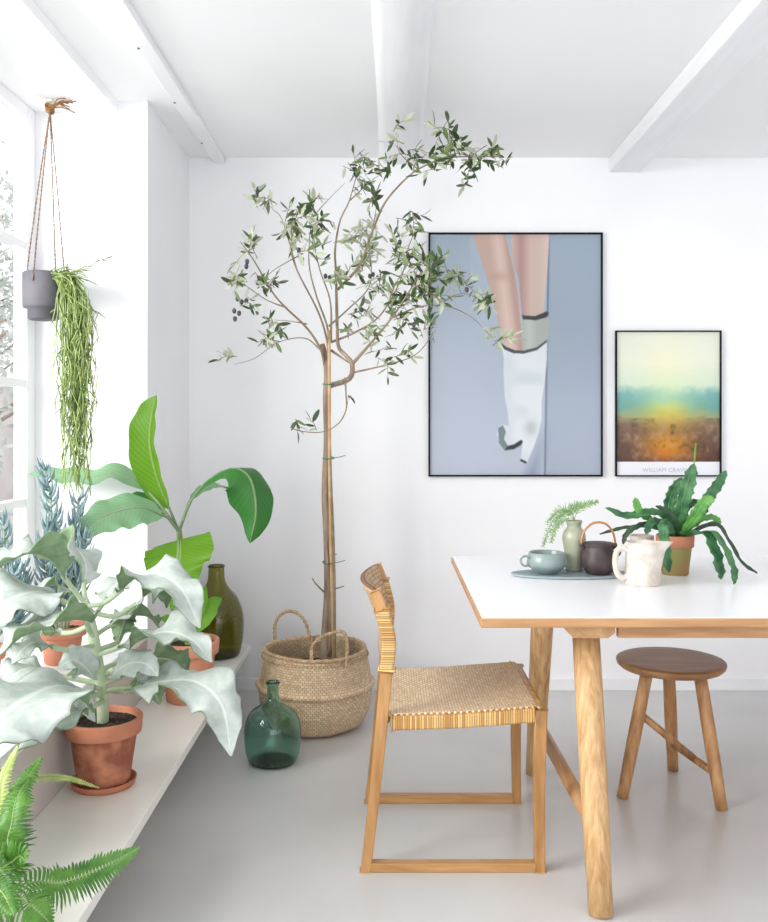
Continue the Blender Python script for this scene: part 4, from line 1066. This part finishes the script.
# ------------------------------------------------------------------ things on the table
def oval(mb, c, a, b, prof, n=72):
    c = Vector(c); v = []
    for k_, z in prof:
        for j in range(n):
            t_ = j / n * math.tau; v.append(c + Vector((math.cos(t_) * (a + k_), math.sin(t_) * (b + k_), z)))
    f = [(i*n+j, i*n+(j+1)%n, (i+1)*n+(j+1)%n, (i+1)*n+j) for i in range(len(prof)-1) for j in range(n)]
    f.append(tuple(reversed(range(n)))); f.append(tuple(range((len(prof)-1)*n, len(prof)*n)))
    mb.add(v, f); return mb
tray = oval(MB(), (.600, 2.985, TZ), .198, .088, [(-.008,0),(-.002,.002),(0,.006),(-.002,.009),(-.006,.0095),(-.012,.0075)]).build('serving_tray', M['tray'])
tag(tray, 'flat oval grey blue tray on the table under the cup and teapot', 'tray')
TT = TZ + .0076
# cup
cc_ = Vector((.520, 2.985, TT)); 
cu = thing('teacup', cc_, 'wide pale blue grey ceramic cup on the left end of the tray', 'cup')
lathe(MB(), cc_, [(0,0),(.030,0),(.032,.002),(.044,.010),(.062,.024),(.066,.034),(.064,.046),(.0585,.068),(.0565,.070),(.0545,.068),(.058,.045),(.054,.022),(.03,.010),(0,.008)], 48).build('cup_body', M['cup'], cu)
tube(MB(), [cc_ + Vector(q) for q in ((-.058,-.02,.054),(-.074,-.026,.060),(-.088,-.03,.052),(-.087,-.03,.036),(-.074,-.026,.028),(-.060,-.02,.032))], .0038, 8, 24).build('handle', M['cup'], cu)
# vase
vc = Vector((.622, 3.045, TT))
va = thing('ceramic_vase', vc, 'small sage green shouldered vase behind the teapot', 'vase')
lathe(MB(), vc, [(q[0], q[1]) for q in [(0,0),(.026,0),(.029,.003)]] + smooth_prof([(.029,.004),(.031,.05),(.037,.09),(.039,.110),(.034,.130),(.025,.142),(.0235,.150),(.028,.166)], 26) + [(.025,.167),(.021,.150),(.03,.12),(.025,.02),(0,.01)], 44).build('vase_body', M['vase'], va)
# asparagus sprig
sp_ = thing('fern_sprig', vc + Vector((0, 0, .12)), 'feathery green sprig standing in the small sage vase', 'sprig')
r = random.Random(3); mb = MB(); tb2 = MB()
base = vc + Vector((0, 0, .10)); VD = vc.y
for pts in ([(572,519),(562,514),(552,522),(546,536),(543,546)], [(573,518),(566,509),(556,512),(547,522)], [(574,518),(580,508),(590,504),(598,502)], [(573,518),(572,510),(578,505),(584,506)], [(572,520),(560,520),(554,530),(551,542)]):
    q = [base, vc + Vector((0, -.005, .168))] + [P(x, y, VD - .01 - .012 * i) for i, (x, y) in enumerate(pts[1:])]
    cc = catmull(q, 40); tube(tb2, cc, .0009, 5)
    for i in range(14, 40):
        for k in range(3):
            T = (cc[i] - cc[i-1]).normalized(); o = (T.cross(Vector((0,-1,.3))).normalized() * (1 if k % 2 else -1) + T * .6 + Vector((r.gauss(0,.3), r.gauss(0,.3), r.gauss(0,.3)))).normalized()
            l = r.uniform(.012, .028) * (1.15 - (i - 14) / 32)
            leaf(mb, [cc[i], cc[i] + o * l * .5, cc[i] + o * l], [(0,.0005),(.5,.0016),(1,.0002)], (0,-1,.4), n=4, m=2, seed=i)
mb.build('plume', M['plume'], sp_); tb2.build('stem', M['rhip2'], sp_)
# teapot
tc_ = Vector((.688, 2.975, TT))
tp = thing('teapot', tc_, 'dark brown stoneware teapot with copper loop handle on tray', 'teapot')
lathe(MB(), tc_, [(0,0),(.034,0),(.040,.003)] + smooth_prof([(.041,.004),(.052,.022),(.056,.042),(.052,.064),(.0475,.080),(.046,.090)], 20) + [(.049,.092),(.049,.096),(.042,.096),(.042,.06),(0,.02)], 48).build('teapot_body', M['teapot'], tp)
lathe(MB(), tc_, [(0,.092),(.045,.094),(.050,.0985),(.047,.102),(.02,.105),(0,.106)], 40).build('lid', M['teapot'], tp)
tube(MB(), [tc_ + Vector(q) for q in ((.045,0,.06),(.060,-.008,.068),(.066,-.01,.082))], [.013,.010,.007], 12, 14).build('spout', M['teapot'], tp)
for s_ in (-1, 1): tube(MB(), [tc_ + Vector((s_ * .046,0,.082)), tc_ + Vector((s_ * .056,0,.092)), tc_ + Vector((s_ * .054,0,.100))], .0045, 8, 8).build('lug', M['teapot'], tp)
tube(MB(), [tc_ + Vector(q) for q in ((-.054,0,.084),(-.056,0,.110),(-.046,0,.140),(-.024,0,.162),(0,0,.168),(.024,0,.162),(.044,0,.140),(.053,0,.110),(.052,0,.090))], .0036, 10, 40).build('handle', M['brass'], tp)
# jug
jc = Vector((.790, 2.825, TZ))
ju = thing('stoneware_jug', jc, 'speckled cream stoneware jug standing on the bare table', 'jug')
def jw(rr, z, a):
    k = max(0, math.cos(a + .25)) ** 14 * max(0, (z - .085) / .05); return rr + k * .042, z + k * .002
lathe(MB(), jc, [(0,0),(.050,0),(.0535,.004),(.0545,.03),(.0525,.08),(.0505,.110),(.051,.132),(.0475,.132),(.0465,.11),(.049,.02),(0,.01)], 72, warp=jw).build('jug_body', M['stone'], ju)
tube(MB(), [jc + Vector(q) for q in ((-.047,-.005,.106),(-.066,-.008,.114),(-.084,-.01,.100),(-.088,-.01,.066),(-.080,-.01,.034),(-.064,-.008,.022),(-.048,-.005,.028))], [.008,.0085,.009,.009,.010,.010,.009], 12, 30).build('handle', M['stone'], ju)
# small pale pot behind the jug
sc_ = Vector((.864, 3.10, TZ))
sm = lathe(MB(), sc_, [(0,0),(.026,0),(.030,.005),(.036,.05),(.037,.098),(.040,.100),(.040,.118),(.036,.119),(.034,.06),(0,.01)], 40).build('stoneware_beaker', M['stone'])
tag(sm, 'small cream beaker mostly hidden behind the jug', 'cup')
# cactus
cx = Vector((.950, 3.015, TZ))
ca = thing('potted_leaf_cactus', cx, 'leaf cactus with flat notched green stems in terracotta pot on table', 'plant')
lathe(MB(), cx, [(0,.0),(.040,0),(.043,.003),(.053,.088),(.054,.092),(.0575,.093),(.0605,.126),(.058,.129),(.053,.129),(.051,.11),(0,.108)], 48).build('pot', [mat('mossy_terracotta', srgb(132,136,82), .8, srgb(168,120,74), scale=14, detail=6, lo=.35, hi=.75)], ca)
lathe(MB(), cx, [(.0555,.0925),(.0600,.0925),(.0622,.127),(.0600,.1305),(.0550,.1305),(.0535,.12)], 48).build('pot_rim', M['terracotta'], ca)['label'] = 'bright orange terracotta rim'
lathe(MB(), cx, [(0,.117),(.052,.115)], 32).build('soil', M['soil'], ca)
CW = [(0,.25),(.1,.6),(.25,.95),(.5,1),(.75,.95),(.9,.75),(.97,.45),(1,.1)]
def cst(pts, w, nrm=(0,-1,.25), mt='cactus', seed=0, depth=None, tw=0):
    mb = MB(); sp = [P(x, y, d) for (x, y, d) in pts]
    if sp[0].z > 0: sp[0] = sp[0].lerp(Vector((cx.x, cx.y, .865)), .35)
    leaf(mb, sp, [(a, b * w) for a, b in CW], nrm, n=56, m=6, fold=.22, wave=.12, wf=4, lobe=.28, lf=8, seed=seed, twist=tw)
    tube(mb, catmull(sp, 16), [.003 - .0018 * i / 16 for i in range(16)], 6)
    mb.build('cactus_stem', M[mt], ca, solid=.003)
D = 3.0
cst([(681,534,3.0),(681,512,2.98),(686,490,2.97),(694,464,2.97)], .030, seed=1)
cst([(678,532,3.03),(669,512,3.04),(672,494,3.05),(682,478,3.05)], .024, seed=2)
cst([(685,530,3.02),(700,508,3.03),(714,490,3.04),(726,471,3.05)], .022, seed=3, nrm=(-.2,-1,.1))
cst([(684,532,2.97),(696,515,2.94),(704,503,2.93),(714,498,2.92)], .024, mt='cactus_l', seed=4)
cst([(686,533,3.0),(700,521,2.97),(712,518,2.95),(721,523,2.94)], .018, (0,-.7,1), 'cactus_l', 5)
cst([(688,534,2.96),(703,533,2.90),(713,548,2.86),(718,566,2.845),(721,579,2.84)], .029, (.5,-.8,.6), seed=6)
cst([(690,534,2.96),(712,533,2.90),(726,552,2.85),(733,570,2.82),(734,584,2.80)], .020, (.6,-.8,.6), seed=7)
cst([(690,532,3.02),(715,524,3.02),(730,543,3.02),(742,563,3.0),(757,573,2.985)], .012, (.7,-.7,.5), 'cactus_d', 8)
cst([(674,532,3.0),(660,514,2.98),(645,513,2.96),(626,516,2.95),(606,508,2.94)], .017, (0,-.8,.7), seed=9)
cst([(650,517,2.97),(641,513,2.96),(637,506,2.96),(635,498,2.96)], .016, mt='cactus_l', seed=10)
cst([(672,533,3.04),(650,527,3.06),(624,528,3.07),(600,534,3.08)], .009, (0,-.7,1), 'cactus_d', 11)
cst([(674,533,2.94),(664,524,2.91),(665,545,2.895),(669,572,2.89)], .021, (-.2,-1,.1), seed=12)
cst([(674,533,2.98),(658,522,2.95),(650,524,2.93),(646,534,2.92)], .016, (-.1,-.9,.4), seed=13)
cst([(674,533,3.0),(652,524,3.0),(636,527,3.0),(626,535,3.0),(623,544,3.0)], .011, (-.1,-.8,.5), 'cactus_d', 14)
cst([(678,534,2.98),(676,522,2.96),(668,512,2.95),(656,506,2.95)], .012, (0,-.8,.5), 'cactus_d', 15)
cst([(686,533,3.04),(700,515,3.08),(706,500,3.1),(712,488,3.12)], .020, (.3,-1,.1), 'cactus_d', 16)
cst([(677,530,3.0),(686,508,2.99),(698,500,2.98)], .016, (.3,-1,.1), 'cactus', 17)
mb = MB(); tube(mb, [P(694,466,2.97), P(695,454,2.97), P(696,443,2.97)], [.0015,.0035,.0025], 8, 10); mb.build('new_shoot', M['lime'], ca)
